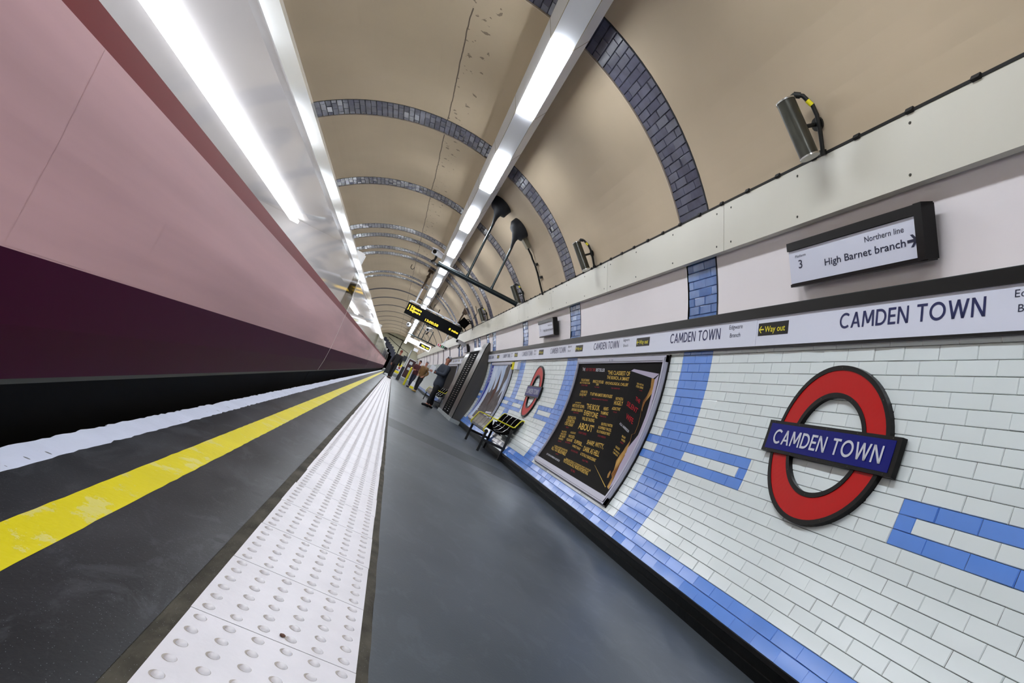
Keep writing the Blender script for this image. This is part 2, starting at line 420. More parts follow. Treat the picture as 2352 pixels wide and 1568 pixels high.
# the tiled wall
tw = MB()
S_BOT = 0.077-13*ROW   # lower edge of the white/blue field ( -0.981 )
YT0, YT1 = -4.6, 74.0
LOOP = 1.02
def is_blue(y, row):   # row 0 has its top at s=0.077, rows count downwards (negative = above)
    if row >= 11: return True
    for a, b in COLS:
        c = (a+b)/2; h = (b-a)/2
        d = abs(y-c)
        if d < h: return True
        if row in (0, 2) and d < h+LOOP: return True
        if row == 1 and h+LOOP-TW/2 < d < h+LOOP: return True
    return False
cuts0 = sorted([e for r in COLS for e in r])
cutsL = sorted([e for a, b in COLS for e in (a-LOOP, b+LOOP)])
cutsC = sorted([e for a, b in COLS for e in (a-LOOP, a-LOOP+TW/2, b+LOOP-TW/2, b+LOOP)])
for row in range(-11, 13):
    s1 = 0.077-row*ROW; s0 = s1-ROW
    far = 31.0
    cuts = [c for c in (cuts0+(cutsL if row in (0, 2) else cutsC if row == 1 else [])) if YT0 < c < far]
    if row >= 11: cuts = []
    y = 2.911-TW*34+(TW/2 if row % 2 else 0); pts = []
    while y < far: pts.append(y); y += TW
    pts = [p for p in pts if all(abs(p-c) > 0.02 for c in cuts)]+cuts
    pts = sorted(p for p in pts if p > YT0)
    for i in range(len(pts)-1):
        a, b = pts[i], pts[i+1]
        tile(tw, a, b, s0, s1, 0.0, 2 if is_blue((a+b)/2, row) else 1, tilt=0.012 if a < 20 else 0)
    tw.cyl_patch(far, YT1, s0+.002, s1-.002, 0.003, 2 if row >= 11 else 1, step=0.2)
tw.cyl_patch(YT0-2.4, YT1, S_BOT, 0.95, -0.0015, 0, step=0.09)
struct(tw.build('wall_right', ['mortar', 'tile_cream', 'tile_blue']))
# black skirting recess under the tiles, down to the floor
sk = MB()
p0 = P(0, S_BOT, 0.004); xs, zs = p0.x, p0.z
sk.prism([(xs+0.004, zs+0.004), (xs-0.006, zs-0.002), (xs-0.006, zs-0.028), (xs+0.012, zs-0.034), (xs+0.03, zs-0.088), (xs+0.018, zs-0.092), (xs+0.05, 0.0), (xs+0.2, 0.0), (xs+0.2, zs+0.004)], Y0, Y1, 0)
y = 1.4
struct(sk.build('baseboard_right', ['black_tile']))
# wall left, lower part behind the train and the far end
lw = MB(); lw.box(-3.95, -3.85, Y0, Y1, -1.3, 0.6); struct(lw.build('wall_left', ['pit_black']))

# ------------------------------------------------------------------ floor
FX1 = 2.52
fl = MB()
def strip(mb, x0, x1, y0, y1, z, mi, jit0=0.0, jit1=0.0, step=0.0):
    if not step: ys = [y0, y1]
    else:
        ys = [y0]; y = y0
        while y < y1: y = min(y1, y+step*(1 if y < 8 else 4)); ys.append(y)
    a = [x0+random.uniform(-jit0, jit0) for _ in ys]; b = [x1+random.uniform(-jit1, jit1) for _ in ys]
    for i in range(len(ys)-1):
        mb.face([(a[i],ys[i],z),(b[i],ys[i],z),(b[i+1],ys[i+1],z),(a[i+1],ys[i+1],z)], mi)
strip(fl, -0.80, -0.20, Y0, Y1, 0.0, 0)
strip(fl, -0.188, -0.150, Y0, 42, 0.0005, 1, 0.003, 0, 0.12)
strip(fl, -0.21, 0.30, Y0, 42, -0.004, 1)
strip(fl, 0.235, 0.272, Y0, 42, 0.0005, 1, 0, 0.003, 0.12)
strip(fl, 0.272, FX1, Y0, 42, 0.0, 2)
strip(fl, 0.272, FX1, 8.35, 9.75, 0.0006, 3)
strip(fl, -0.20, FX1, 42, Y1, 0.0, 2)
strip(fl, 0.272, FX1, 20.0, 20.04, 0.0006, 3)
strip(fl, 0.272, FX1, 33.0, 33.06, 0.0006, 3)
struct(fl.build('floor', ['asphalt', 'grout_brown', 'floor_grey', 'floor_grey_dark']))
# platform edge: white painted nosing, ragged outer lip, and the platform wall under it
nz = MB(); ys = []; y = Y0
while y < Y1: ys.append(y); y += 0.045 if 1 < y < 9 else 0.3
ys.append(Y1); jo = [random.gauss(0, 0.0035) for _ in ys]; ji = [random.gauss(0, 0.0025) for _ in ys]
for i in range(len(ys)-1):
    A = lambda k, x, z: (x, ys[k], z)
    o0, o1 = -0.872+jo[i], -0.872+jo[i+1]
    nz.face([A(i,o0+.006,.0012), A(i,-0.765+ji[i],.0012), A(i+1,-0.765+ji[i+1],.0012), A(i+1,o1+.006,.0012)], 0)
    nz.face([A(i,o0,-.006), A(i,o0+.006,.0012), A(i+1,o1+.006,.0012), A(i+1,o1,-.006)], 0)
    nz.face([A(i,o0,-.05), A(i,o0,-.006), A(i+1,o1,-.006), A(i+1,o1,-.05)], 1)
struct(nz.build('platform_edge', ['edge_white', 'pit_black']))
yl = MB(); strip(yl, -0.603, -0.488, Y0, 66, 0.0012, 0, 0.0014, 0.0018, 0.07)
struct(yl.build('yellow_line', ['line_yellow']))
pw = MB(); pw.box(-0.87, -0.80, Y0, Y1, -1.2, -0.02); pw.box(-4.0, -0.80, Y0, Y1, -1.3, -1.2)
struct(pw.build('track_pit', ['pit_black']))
# tactile paving: 400 mm slabs with 6 x 6 raised blisters
tp = MB(); X0 = -0.158; YJ = 1.572-0.4*6
def blister(mb, cx, cy, n, rings):
    rb, h = 0.0125, 0.0055
    prof = [(rb*1.0, 0), (rb*0.82, h*0.6), (rb*0.5, h)] if rings == 3 else [(rb, 0), (rb*0.6, h)]
    z0 = 0.0036; vs = []; fs = []
    for rr, hh in prof: vs += [(cx+rr*math.cos(2*PI*k/n), cy+rr*math.sin(2*PI*k/n), z0+hh) for k in range(n)]
    for j in range(len(prof)-1):
        for k in range(n): fs.append((j*n+k, j*n+(k+1)%n, (j+1)*n+(k+1)%n, (j+1)*n+k))
    fs.append(tuple((len(prof)-1)*n+k for k in range(n)))
    mb.mesh(vs, fs, 1, True)
    if rings == 3:       # rubbed-in dirt around each blister
        q = [(cx+rb*1.22*math.cos(2*PI*k/n)-0.002, cy+0.001+rb*1.16*math.sin(2*PI*k/n), 0.0038) for k in range(n)]
        mb.face(q, 2)
for t in range(0, 108):
    ya = YJ+0.4*t; yb = ya+0.4
    if yb > 42: break
    g = 0.0018; dz = random.gauss(0, 0.0004)
    tp.box(X0+random.gauss(0,.001), X0+0.4+random.gauss(0,.001), ya+g, yb-g, -0.01, 0.0036, 0)
    near = ya < 5.5
    for i in range(6):
        for j in range(6):
            blister(tp, X0+0.0333+0.0667*i, ya+0.0333+0.0667*j, 16 if near else (8 if ya < 14 else 6), 3 if ya < 9 else 2)
struct(tp.build('tactile_paving', ['tactile_white', 'tactile_blister', 'blister_dirt']))
pb = bmesh.new(); bmesh.ops.create_icosphere(pb, subdivisions=2, radius=0.006)
for v in pb.verts: v.co.z *= 0.6; v.co.x *= 1.2; v.co += v.co*random.uniform(-.12,.12)
me = bpy.data.meshes.new('pebble'); pb.to_mesh(me); me.materials.append(MATS['pebble_brown'])
o = bpy.data.objects.new('pebble', me); COL.objects.link(o); o.location = (0.052, 1.605, 0.0068)
tag(o, 'tiny brown stone lying on the pale tactile paving', 'pebble')

# ------------------------------------------------------------------ cable fascia (long pale duct along the wall)
FT, FB = (1.868, 3.125), (2.035, 2.765)
fa = empty('cable_duct', (FT[0], 2.0, FT[1]), 'long cream panelled cable duct running along the wall above the station name band', 'duct')
k = -3
while True:
    a = 5.06+3.04*k; b = a+3.04
    if a > 74: break
    mb = MB(); g = 0.004
    mb.prism([FT, FB, (FB[0]+0.045, FB[1]+0.012), (FB[0]+0.046, FB[1]+0.02), (1.97, 2.985), (1.884, 3.105)], a+g, min(b, Y1)-g, 0)
    dx, dz = FB[0]-FT[0], FB[1]-FT[1]; nx, nz_ = dz, -dx; L = math.hypot(nx, nz_); nx /= L; nz_ /= L
    if b < 24:
        scr = []
        for yy in [a+0.12, a+1.02, a+2.02, b-0.12]:
            for t in (0.14, 0.86):
                c = Vector((FT[0]+dx*t, yy, FT[1]+dz*t)); e1 = Vector((dx, 0, dz)).normalized(); e2 = Vector((0,1,0)); nn = Vector((nx, 0, nz_))
                mb.face([c+nn*0.004+0.0075*(math.cos(q)*e1+math.sin(q)*e2) for q in [2*PI*i/8 for i in range(8)]], 1)
                mb.mesh([c+nn*(0.004 if i < 8 else 0)+0.0075*(1 if i < 8 else 1.2)*(math.cos(2*PI*i/8)*e1+math.sin(2*PI*i/8)*e2) for i in range(16)], [(i,(i+1)%8,8+(i+1)%8,8+i) for i in range(8)], 1)
    o = mb.build('duct_panel', ['fascia_panel', 'screw']); put(fa, o)
    k += 1
mb = MB()
mb.prism([(FT[0]+0.012, FT[1]+0.006), (FB[0]+0.01, FB[1]+0.01), (FB[0]+0.03, FB[1]+0.02), (1.955, 2.99)], Y0, Y1, 0)
put(fa, mb.build('backing_strip', ['fascia_seam']))
mb = MB(); mb.prism([(FT[0]-0.004, FT[1]-0.001), (FT[0]+0.03, FT[1]+0.012), (FT[0]+0.02, FT[1]+0.035), (FT[0]-0.012, FT[1]+0.014)], Y0, Y1, 0)  # solid dark strip stands in for the shaded gap above the duct
y = 2.6
while y < 30:
    mb.box(FT[0]-0.02, FT[0]+0.01, y, y+0.05, FT[1]-0.004, FT[1]+0.02); y += 0.41
put(fa, mb.build('top_gap_shade', ['dark_gap']))

# ------------------------------------------------------------------ ceiling trunking and its fluorescent lamps
tr_ = empty('lighting_trunking', (0.05, 2, 4.2), 'long pale box trunking on the crown of the vault carrying the lamps', 'trunking')
ZL = 3.75
LAMPS = [5.29+3.02*k for k in range(-4, 23)]
mb = MB()
mb.prism([(-0.135, 4.27), (-0.139, 3.90), (-0.058, ZL), (0.158, ZL), (0.243, 3.90), (0.243, 4.20)], Y0, Y1-1.5, 0)
for y in LAMPS:
    for yy in (y-0.03, y+1.56):
        mb.prism([(-0.141, 3.901), (-0.059, ZL-0.0015), (-0.050, ZL-0.0015), (-0.132, 3.903)], yy, yy+0.006, 1)
        mb.prism([(0.246, 3.901), (0.159, ZL-0.0015), (0.150, ZL-0.0015), (0.237, 3.903)], yy, yy+0.006, 1)
        mb.box(-0.058, 0.158, yy, yy+0.005, ZL-0.0015, ZL+0.01, 1)
    
# seams between bottom face and sloping sides
for y in LAMPS:
    mb.box(-0.060, -0.055, y+1.56, y+3.0, ZL-0.0012, ZL+0.01, 1); mb.box(0.155, 0.160, y+1.56, y+3.0, ZL-0.0012, ZL+0.01, 1)
put(tr_, mb.build('trunking_casing', ['trunking_paint', 'fascia_seam']))
# side boxes clipped to the left flank of the trunking
ORD = ['first','second','third','fourth','fifth','sixth','seventh','eighth','ninth','tenth','eleventh','twelfth','thirteenth','fourteenth','fifteenth','sixteenth','seventeenth','eighteenth','nineteenth','twentieth','twenty-first','twenty-second','twenty-third']
lamp0 = None
for i, y in enumerate(LAMPS):
    vis = i-4
    if lamp0 is None:
        mb = MB(); mb.prism([(-0.052,0.002),(-0.046,-0.034),(0.046+0.09,-0.034),(0.152,0.002)], 0, 1.53, 0)
        lamp0 = mb.build('fluorescent_lamp', ['lamp_diffuser']); o = lamp0
    else:
        o = lamp0.copy(); COL.objects.link(o)
    o.location = (0, y, ZL-0.003)
    lab = ('lit white fluorescent lamp in the ceiling trunking, %s one counting from the near end' % ORD[vis]) if 0 <= vis < len(ORD) else 'lit white fluorescent lamp in the trunking before the first tiled arch, out of sight'
    tag(o, lab, 'lamp', 'fluorescent lamps along the vault')

# ------------------------------------------------------------------ station name band
def band(y_from, y_to, J0, label, name='station_name_band'):
    root = empty(name, tuple(P((y_from+y_to)/2, 1.0, 0.0)), label, 'sign')
    S0, S1, ST = 0.935, 1.156, 1.232
    off = 0.034
    k = math.floor((y_from-J0)/2.553)
    while J0+2.553*k < y_to:
        a = max(J0+2.553*k, y_from); b = min(J0+2.553*(k+1), y_to); g = 0.0025
        full = (b-a) > 2.5
        mb = MB(); mb.cyl_patch(a+g, b-g, S0, S1, off, 0, th=0.036, step=0.12)
        o = put(root, mb.build('name_panel', ['enamel_white']))
        tx = MB(); t2_ = MB(); L = J0+2.553*(k+1)       # left end as read
        if b > L-0.05 and a < L-2.05:
            lay(tx, CAMDEN, wall_fn(L-0.955, 1.016, off+.0015), 1.03, 0.098, 0)
        elif a < L-2.05:
            lay(tx, CAMDEN, wall_fn(L-0.955, 1.016, off+.0015), 1.03, 0.098, 0)
        if a < L-2.36:
            lay(t2_, txt2d('Edgware'), wall_fn(L-2.13, 1.092, off+.0015), 0.21, 0.036, 1)
            lay(t2_, txt2d('Branch'), wall_fn(L-2.15, 1.022, off+.0015), 0.165, 0.036, 1)
        if tx.v: sub(o, tx.build('name_lettering', ['ink_navy', 'ink_dark']))
        if t2_.v: sub(o, t2_.build('branch_lettering', ['ink_navy', 'ink_dark']))
        if b > L-0.02:
            wb = MB(); wb.cyl_patch(L-0.41, L-0.025, 1.014, 1.112, off+.002, 0, th=0.002, step=0.1)
            lay(wb, txt2d('Way out', 0.01), wall_fn(L-0.115, 1.040, off+.0035), 0.26, 0.045, 1)
            f = wall_fn(L-0.035, 1.037, off+.0035)
            for q in ([(0.0,.025),(.028,.052),(.040,.052),(.018,.030),(.068,.030),(.068,.020),(.018,.020),(.040,-.002),(.028,-.002)],):
                wb.mesh([f(u, v) for u, v in q], [(0,1,2,3),(0,3,6),(0,6,7,8),(3,4,5,6)], 1)
            sub(o, wb.build('way_out_plate', ['enamel_black', 'sign_yellow']))
        k += 1
    mb = MB()
    mb.cyl_patch(y_from, y_to, S1, ST, 0.046, 0, th=0.05, step=0.06)
    mb.cyl_patch(y_from, y_to, ST, ST+0.006, 0.040, 1, th=0.03)
    mb.cyl_patch(y_from, y_to, S0-0.014, S0, 0.038, 0, th=0.04)
    kk = math.ceil((y_from-J0)/2.553)
    put(root, mb.build('black_rail', ['enamel_black', 'pipe_dark']))
    return root
band(-4.0, 18.92, 2.067, 'long white station name band with a black top rail, above the large book advert')
band(25.0, 34.5, 25.2, 'far piece of the white station name band beyond the steel cabinet')

# ------------------------------------------------------------------ roundels
def roundel(yc, sc, label):
    root = empty('station_roundel', tuple(P(yc, sc, 0.02)), label, 'sign', 'wall roundels')
    off = 0.028
    def ring(mb, r_out, r_in, off, th, mi, n=72):
        q = [2*PI*i/n for i in range(n)]
        pt = lambda r, a, o: P(yc-r*math.cos(a), sc+r*math.sin(a), o)
        for i in range(n):
            a, b = q[i], q[(i+1)%n]
            mb.face([pt(r_out,a,off), pt(r_out,b,off), pt(r_in,b,off), pt(r_in,a,off)][::-1], mi)
            if th:
                mb.face([pt(r_out,a,off), pt(r_out,b,off), pt(r_out,b,off-th), pt(r_out,a,off-th)], mi)
                mb.face([pt(r_in,a,off), pt(r_in,b,off), pt(r_in,b,off-th), pt(r_in,a,off-th)], mi)
    mb = MB(); ring(mb, 0.482, 0.338, off, 0.0, 0); put(root, mb.build('red_ring', ['enamel_red']))
    mb = MB(); ring(mb, 0.512, 0.482, off+.004, 0.034, 0); mi_ = MB(); ring(mi_, 0.338, 0.308, off+.004, 0.034, 0)
    for i in range(14):
        a = 2*PI*(i+.5)/14; r = 0.497 if i % 2 else 0.323
        c = P(yc-r*math.cos(a), sc+r*math.sin(a), off+.0055)
        (mb if i % 2 else mi_).face([c+Vector((0, 0.004*math.cos(t), 0.004*math.sin(t))) for t in [2*PI*j/6 for j in range(6)]], 1)
    put(root, mb.build('outer_rim', ['enamel_black', 'screw'])); put(root, mi_.build('inner_rim', ['enamel_black', 'screw']))
    bw, s0, s1 = 0.602, sc-0.112, sc+0.112
    mb = MB()
    mb.cyl_patch(yc-bw, yc+bw, s0, s1, off+.014, 0, th=0.03, step=0.06)
    for i in range(-2, 3):
        for s_ in (s0+.011, s1-.011):
            c = P(yc+i*0.27, s_, off+.0155); mb.face([c+Vector((0, 0.004*math.cos(t), 0.004*math.sin(t))) for t in [2*PI*j/6 for j in range(6)]], 1)
    put(root, mb.build('bar_frame', ['enamel_black', 'screw']))
    mb = MB(); mb.cyl_patch(yc-bw+.034, yc+bw-.034, s0+.022, s1-.022, off+.016, 0, th=0.002, step=0.04)
    lay(mb, CAMDEN, wall_fn(yc+0.502, sc-0.051, off+.0185), 1.004, 0.102, 1)
    put(root, mb.build('name_bar', ['enamel_blue', 'ink_white']))
    return root
roundel(3.585, 0.268, 'big red ring station roundel standing alone on the tiles under the name band')
roundel(11.94, 0.290, 'red ring station roundel on the tiles between the black book advert and the spires advert')

# ------------------------------------------------------------------ posters
def frame(root, yl, yr, s0, s1, wd=0.07):
    mb = MB(); fo = 0.05
    for a, b, c, d in ((yr, yl, s1-wd, s1), (yr, yl, s0, s0+wd*1.15), (yr, yr+wd, s0, s1), (yl-wd*.7, yl, s0, s1)):
        mb.cyl_patch(a, b, c, d, fo, 0, th=0.03, step=0.1)
        mb.cyl_patch(a+.018, b-.018, c+.018, d-.018, fo+.008, 0, th=0.008, step=0.1)
    mb.cyl_patch(yr-.012, yl+.012, s0-.012, s1+.012, 0.02, 1, th=0.022, step=0.15)
    return put(root, mb.build('poster_frame', ['poster_frame', 'enamel_black']))
root = empty('billboard_poster', tuple(P(7.83, 0.06, 0)), 'large black book advert with gold quotes in a grey frame on the tiled wall', 'poster')
frame(root, 9.42, 6.22, -0.775, 0.892)
mb = MB(); mb.cyl_patch(6.26, 9.38, -0.72, 0.85, 0.036, 0, th=0.01, step=0.08)
sheet_ = put(root, mb.build('printed_sheet', ['poster_black']))
B3 = 0.0375
# (text, colour, left end y/s of baseline, right end y/s of baseline, top-left y/s)
POSTER_TEXT = [
    ('THE', 2, (9.117, 0.719), (8.982, 0.714), (9.134, 0.763)),
    ('NEW YORK TIMES', 1, (8.949, 0.714), (8.5, 0.711), (8.961, 0.758)),
    ('BESTSELLER', 2, (8.478, 0.711), (8.107, 0.708), (8.49, 0.754)),
    ("'THE CLASSIEST OF", 0, (7.959, 0.674), (7.161, 0.666), (7.982, 0.724)),
    ('THE BUNCH...A SMART', 0, (7.957, 0.616), (7.158, 0.604), (7.967, 0.658)),
    ("PSYCHOLOGICAL CHILLER'", 0, (7.957, 0.544), (7.144, 0.539), (7.965, 0.578)),
    ('THE OBSERVER', 1, (7.697, 0.492), (7.377, 0.493), (7.703, 0.508)),
    ("YOU'LL BE THINKING", 0, (9.059, 0.562), (8.66, 0.562), (9.076, 0.597)),
    ('ABOUT IT FOR WEEKS TO COME', 0, (9.09, 0.526), (8.607, 0.528), (9.097, 0.549)),
    ('SUNDAY TIMES', 1, (8.981, 0.495), (8.688, 0.494), (8.99, 0.514)),
    ('PERFECTLY PITCHED', 0, (8.496, 0.551), (8.04, 0.549), (8.506, 0.589)),
    ("DARK'", 0, (8.317, 0.518), (8.201, 0.517), (8.332, 0.545)),
    ('THE TIMES', 1, (8.363, 0.486), (8.157, 0.487), (8.369, 0.5)),
    ('A WIFE AND YOU', 0, (8.914, 0.392), (8.593, 0.398), (8.941, 0.426)),
    ("CAN SEE WHY'", 0, (8.923, 0.347), (8.59, 0.352), (8.943, 0.383)),
    ('METRO', 1, (8.782, 0.329), (8.712, 0.33), (8.79, 0.34)),
    ("'IT LEFT ME ALMOST BREATHLESS'", 0, (8.45, 0.375), (7.552, 0.375), (8.467, 0.414)),
    ('SOPHIE HANNAH ON THIS BOOK', 1, (8.316, 0.323), (7.672, 0.331), (8.326, 0.34)),
    ('FAST PACED &', 0, (7.415, 0.36), (7.164, 0.364), (7.429, 0.394)),
    ('HUGELY', 0, (7.42, 0.3), (7.125, 0.304), (7.439, 0.349)),
    ("ADDICTIVE'", 0, (7.43, 0.235), (7.149, 0.24), (7.438, 0.269)),
    ('STYLIST', 1, (7.339, 0.203), (7.213, 0.205), (7.352, 0.219)),
    ("ONE OF THOSE BOOKS YOU'LL", 0, (8.991, 0.228), (8.71, 0.237), (9.004, 0.247)),
    ('HATE TO PUT DOWN', 0, (9.059, 0.165), (8.498, 0.178), (9.096, 0.211)),
    ("...PROFOUNDLY DISQUIETING'", 0, (9.05, 0.11), (8.489, 0.125), (9.073, 0.146)),
    ('DAILY MAIL', 1, (8.891, 0.081), (8.634, 0.089), (8.911, 0.102)),
    ("'THE BOOK", 0, (8.392, 0.182), (7.838, 0.187), (8.446, 0.253)),
    ('EVERYONE', 0, (8.396, 0.09), (7.81, 0.09), (8.437, 0.158)),
    ('WILL BE TALKING', 0, (8.376, 0.02), (7.858, 0.029), (8.415, 0.064)),
    ("ABOUT'", 0, (8.371, -0.109), (7.741, -0.098), (8.426, -0.023)),
    ('SUNDAY EXPRESS', 1, (8.258, -0.165), (7.921, -0.159), (8.283, -0.139)),
    ('HEART-', 0, (7.71, 0.209), (7.521, 0.213), (7.736, 0.25)),
    ("THUMPING'", 0, (7.758, 0.152), (7.475, 0.156), (7.784, 0.19)),
    ('COSMOPOLITAN', 1, (7.759, 0.12), (7.514, 0.124), (7.771, 0.137)),
    ('RIVETING AS A', 0, (9.026, -0.021), (8.641, 0.001), (9.068, 0.021)),
    ('SLOW MOTION', 0, (9.026, -0.073), (8.633, -0.058), (9.068, -0.025)),
    ("CAR CRASH'", 0, (9.042, -0.116), (8.621, -0.11), (9.079, -0.073)),
    ('RED', 1, (8.901, -0.153), (8.77, -0.148), (8.924, -0.133)),
    ('BEAUTIFULLY WRITTEN', 0, (7.571, 0.021), (7.181, 0.029), (7.593, 0.054)),
    ('& SUPERBLY PACED,', 0, (7.626, -0.028), (7.149, -0.024), (7.644, 0.005)),
    ("FULL OF INGENIOUS TWISTS'", 0, (7.612, -0.08), (7.137, -0.073), (7.63, -0.048)),
    ('DAILY MIRROR', 1, (7.503, -0.124), (7.221, -0.12), (7.523, -0.102)),
    ('THE AUTHOR', 0, (8.993, -0.233), (8.757, -0.219), (9.026, -0.209)),
    ('SPEAKS WITH', 0, (8.98, -0.268), (8.72, -0.253), (9.009, -0.244)),
    ('MY HEART', 0, (8.956, -0.309), (8.687, -0.292), (8.994, -0.277)),
    ("IN MY MOUTH'", 0, (8.949, -0.344), (8.72, -0.334), (8.983, -0.317)),
    ('GRAZIA', 1, (8.915, -0.376), (8.747, -0.367), (8.94, -0.359)),
    ('A DELICIOUSLY', 0, (8.588, -0.204), (8.344, -0.191), (8.617, -0.179)),
    ('WICKED', 0, (8.585, -0.266), (8.303, -0.255), (8.623, -0.227)),
    ("PLEASURE'", 0, (8.575, -0.317), (8.305, -0.306), (8.616, -0.282)),
    ('KATE MOSS', 1, (8.575, -0.351), (8.339, -0.339), (8.603, -0.331)),
    ('SUPERB...', 0, (8.236, -0.306), (7.841, -0.31), (8.265, -0.258)),
    ("A MUST READ'", 0, (8.211, -0.361), (7.839, -0.366), (8.24, -0.329)),
    ('GOOD BOOK GUIDE', 1, (8.158, -0.421), (7.857, -0.415), (8.186, -0.4)),
    ('SHARP, WITTY,', 0, (7.751, -0.26), (7.133, -0.242), (7.78, -0.204)),
    ('DARK AS HELL', 0, (7.742, -0.354), (7.135, -0.347), (7.776, -0.293)),
    ("& TOTALLY ENGROSSING'", 0, (7.748, -0.416), (7.144, -0.417), (7.769, -0.381)),
    ('DAILY TIMES', 1, (7.552, -0.472), (7.336, -0.465), (7.579, -0.452)),
    ('AN ORIGINAL AND DEEPLY ENGAGING NOVEL', 0, (8.933, -0.463), (8.262, -0.451), (8.966, -0.439)),
    ("ALL TOO BELIEVABLE'", 0, (8.991, -0.518), (8.24, -0.509), (9.033, -0.469)),
    ('MARIE', 1, (8.663, -0.552), (8.539, -0.544), (8.69, -0.536)),
    ('OUT NOW IN PAPERBACK AND EBOOK', 2, (9.05, -0.615), (8.319, -0.619), (9.061, -0.591)),
    ('TENSE AND TOTALLY CONVINCING WHAT COULD BE', 0, (8.157, -0.548), (7.104, -0.541), (8.173, -0.529)),
    ("PSYCHOLOGICALLY MORE INTERESTING'", 0, (8.166, -0.593), (7.099, -0.594), (8.22, -0.548)),
    ('THE TIMES', 1, (7.709, -0.647), (7.531, -0.643), (7.744, -0.623)),
    ('THE', 3, (6.803, 0.392), (6.646, 0.357), (6.81, 0.433)),
    ('SILENT', 3, (7.009, 0.315), (6.632, 0.245), (7.011, 0.369)),
    ('WIFE', 3, (6.887, 0.167), (6.632, 0.12), (6.911, 0.227)),
    ('A.S.A. HARRISON', 2, (7.002, 0.086), (6.651, 0.018), (7.0, 0.112)),
    ('DEEPLY UNSETTLING', 0, (6.886, 0.57), (6.683, 0.555), (6.894, 0.59)),
    ('UTTERLY GRIPPING', 0, (6.894, 0.538), (6.676, 0.52), (6.895, 0.561)),
    ('LEE', 1, (6.766, 0.501), (6.678, 0.496), (6.771, 0.511)),
    ('BRILLIANT', 0, (6.772, -0.045), (6.649, -0.06), (6.783, -0.022)),
    ('WICKED', 0, (6.746, -0.083), (6.619, -0.096), (6.758, -0.061)),
    ('RED', 1, (6.74, -0.111), (6.635, -0.119), (6.75, -0.096)),
    ('CHILLING', 0, (6.805, -0.18), (6.653, -0.196), (6.819, -0.155)),
    ('AND COMPLETELY', 0, (6.818, -0.211), (6.601, -0.24), (6.826, -0.194)),
    ('COMPULSIVE', 0, (6.797, -0.245), (6.618, -0.266), (6.808, -0.226)),
]
tx = MB()
for t, c, bl, br, tl in POSTER_TEXT:
    vs, fs, L = txt2d(t, 0.012)
    def f(u, v, bl=bl, br=br, tl=tl):
        y = bl[0]+(br[0]-bl[0])*u+(tl[0]-bl[0])*v; s = bl[1]+(br[1]-bl[1])*u+(tl[1]-bl[1])*v
        return P(y, s, B3+.0022)
    tx.mesh([f(a/L, b) for a, b in vs], fs, c)
sub(sheet_, tx.build('quotes', ['ink_gold', 'ink_red', 'ink_white', 'ink_title_red']))
bk = MB()
def flat(mb, pts, off, mi, st=0.12):
    """fan of a polygon given in (y,s), subdivided so that it follows the curved wall"""
    bm = bmesh.new(); vs = [bm.verts.new((p[0], p[1], 0)) for p in pts]; bm.faces.new(vs)
    s0 = min(p[1] for p in pts); s1 = max(p[1] for p in pts); s = s0+st
    while s < s1:
        g = bm.verts[:]+bm.edges[:]+bm.faces[:]
        bmesh.ops.bisect_plane(bm, geom=g, plane_co=(0, s, 0), plane_no=(0, 1, 0)); s += st
    bmesh.ops.triangulate(bm, faces=bm.faces[:])
    bm.verts.index_update()
    mb.mesh([P(v.co.x, v.co.y, off) for v in bm.verts], [tuple(v.index for v in f.verts) for f in bm.faces], mi); bm.free()
flat(bk, [(7.063, 0.715), (6.52, 0.654), (6.454, 0.527), (6.565, 0.37), (6.487, 0.188), (6.475, 0.028), (6.501, -0.059), (6.552, -0.181), (6.555, -0.36), (6.523, -0.46), (6.43, -0.598), (6.996, -0.46), (7.174, 0.069), (7.094, 0.446)], B3+.0002, 0)
flat(bk, [(7.167,.724),(7.089,.747),(6.345,.697),(6.47,.645)], B3+.0006, 1)                      # page tops
flat(bk, [(6.427, 0.637), (6.345, 0.689), (6.325, 0.304), (6.32, 0.131), (6.31, -0.153), (6.305, -0.502), (6.352, -0.616), (6.451, -0.34), (6.479, -0.136), (6.374, 0.023), (6.376, 0.242), (6.401, 0.433)], B3+.0006, 1)   # page edge
flat(bk, [(6.517, 0.649), (6.427, 0.637), (6.401, 0.487), (6.446, 0.442), (6.509, 0.385), (6.522, 0.318), (6.507, 0.275), (6.54, 0.295), (6.565, 0.37), (6.518, 0.449), (6.481, 0.548)], B3+.0010, 2)   # golden hair, upper lock
flat(bk, [(6.544, 0.015), (6.506, -0.06), (6.547, -0.14), (6.552, -0.181), (6.585, -0.244), (6.596, -0.311), (6.555, -0.36), (6.522, -0.411), (6.523, -0.46), (6.46, -0.489), (6.442, -0.552), (6.43, -0.598), (6.352, -0.616), (6.414, -0.48), (6.451, -0.34), (6.453, -0.213), (6.479, -0.136), (6.49, -0.08)], B3+.0010, 2)
flat(bk, [(6.568, -0.517), (6.605, -0.476), (6.598, -0.431), (6.561, -0.448), (6.533, -0.51)], B3+.0010, 2)
strand = [(6.441, 0.527), (6.569, 0.393), (6.543, 0.295), (6.506, 0.21), (6.478, 0.123), (6.475, 0.028), (6.539, 0.01), (6.501, -0.059)]
for (y0_, s0_), (y1_, s1_) in zip(strand, strand[1:]):
    bk.face([P(y0_-.004, s0_, B3+.0012), P(y0_+.004, s0_, B3+.0012), P(y1_+.004, s1_, B3+.0012), P(y1_-.004, s1_, B3+.0012)], 2)
flat(bk, [(7.108,-.452),(7.100,-.452),(6.456,-.606),(6.456,-.614)], B3+.0016, 3)
sub(sheet_, bk.build('book_picture', ['book_cover', 'book_page', 'print_hair', 'ink_gold']))
mb = MB(); lay(mb, txt2d('6 16'), wall_fn(7.95, 0.845, 0.0595), 0.14, 0.026, 0); put(root, mb.build('frame_number', ['ink_navy']))

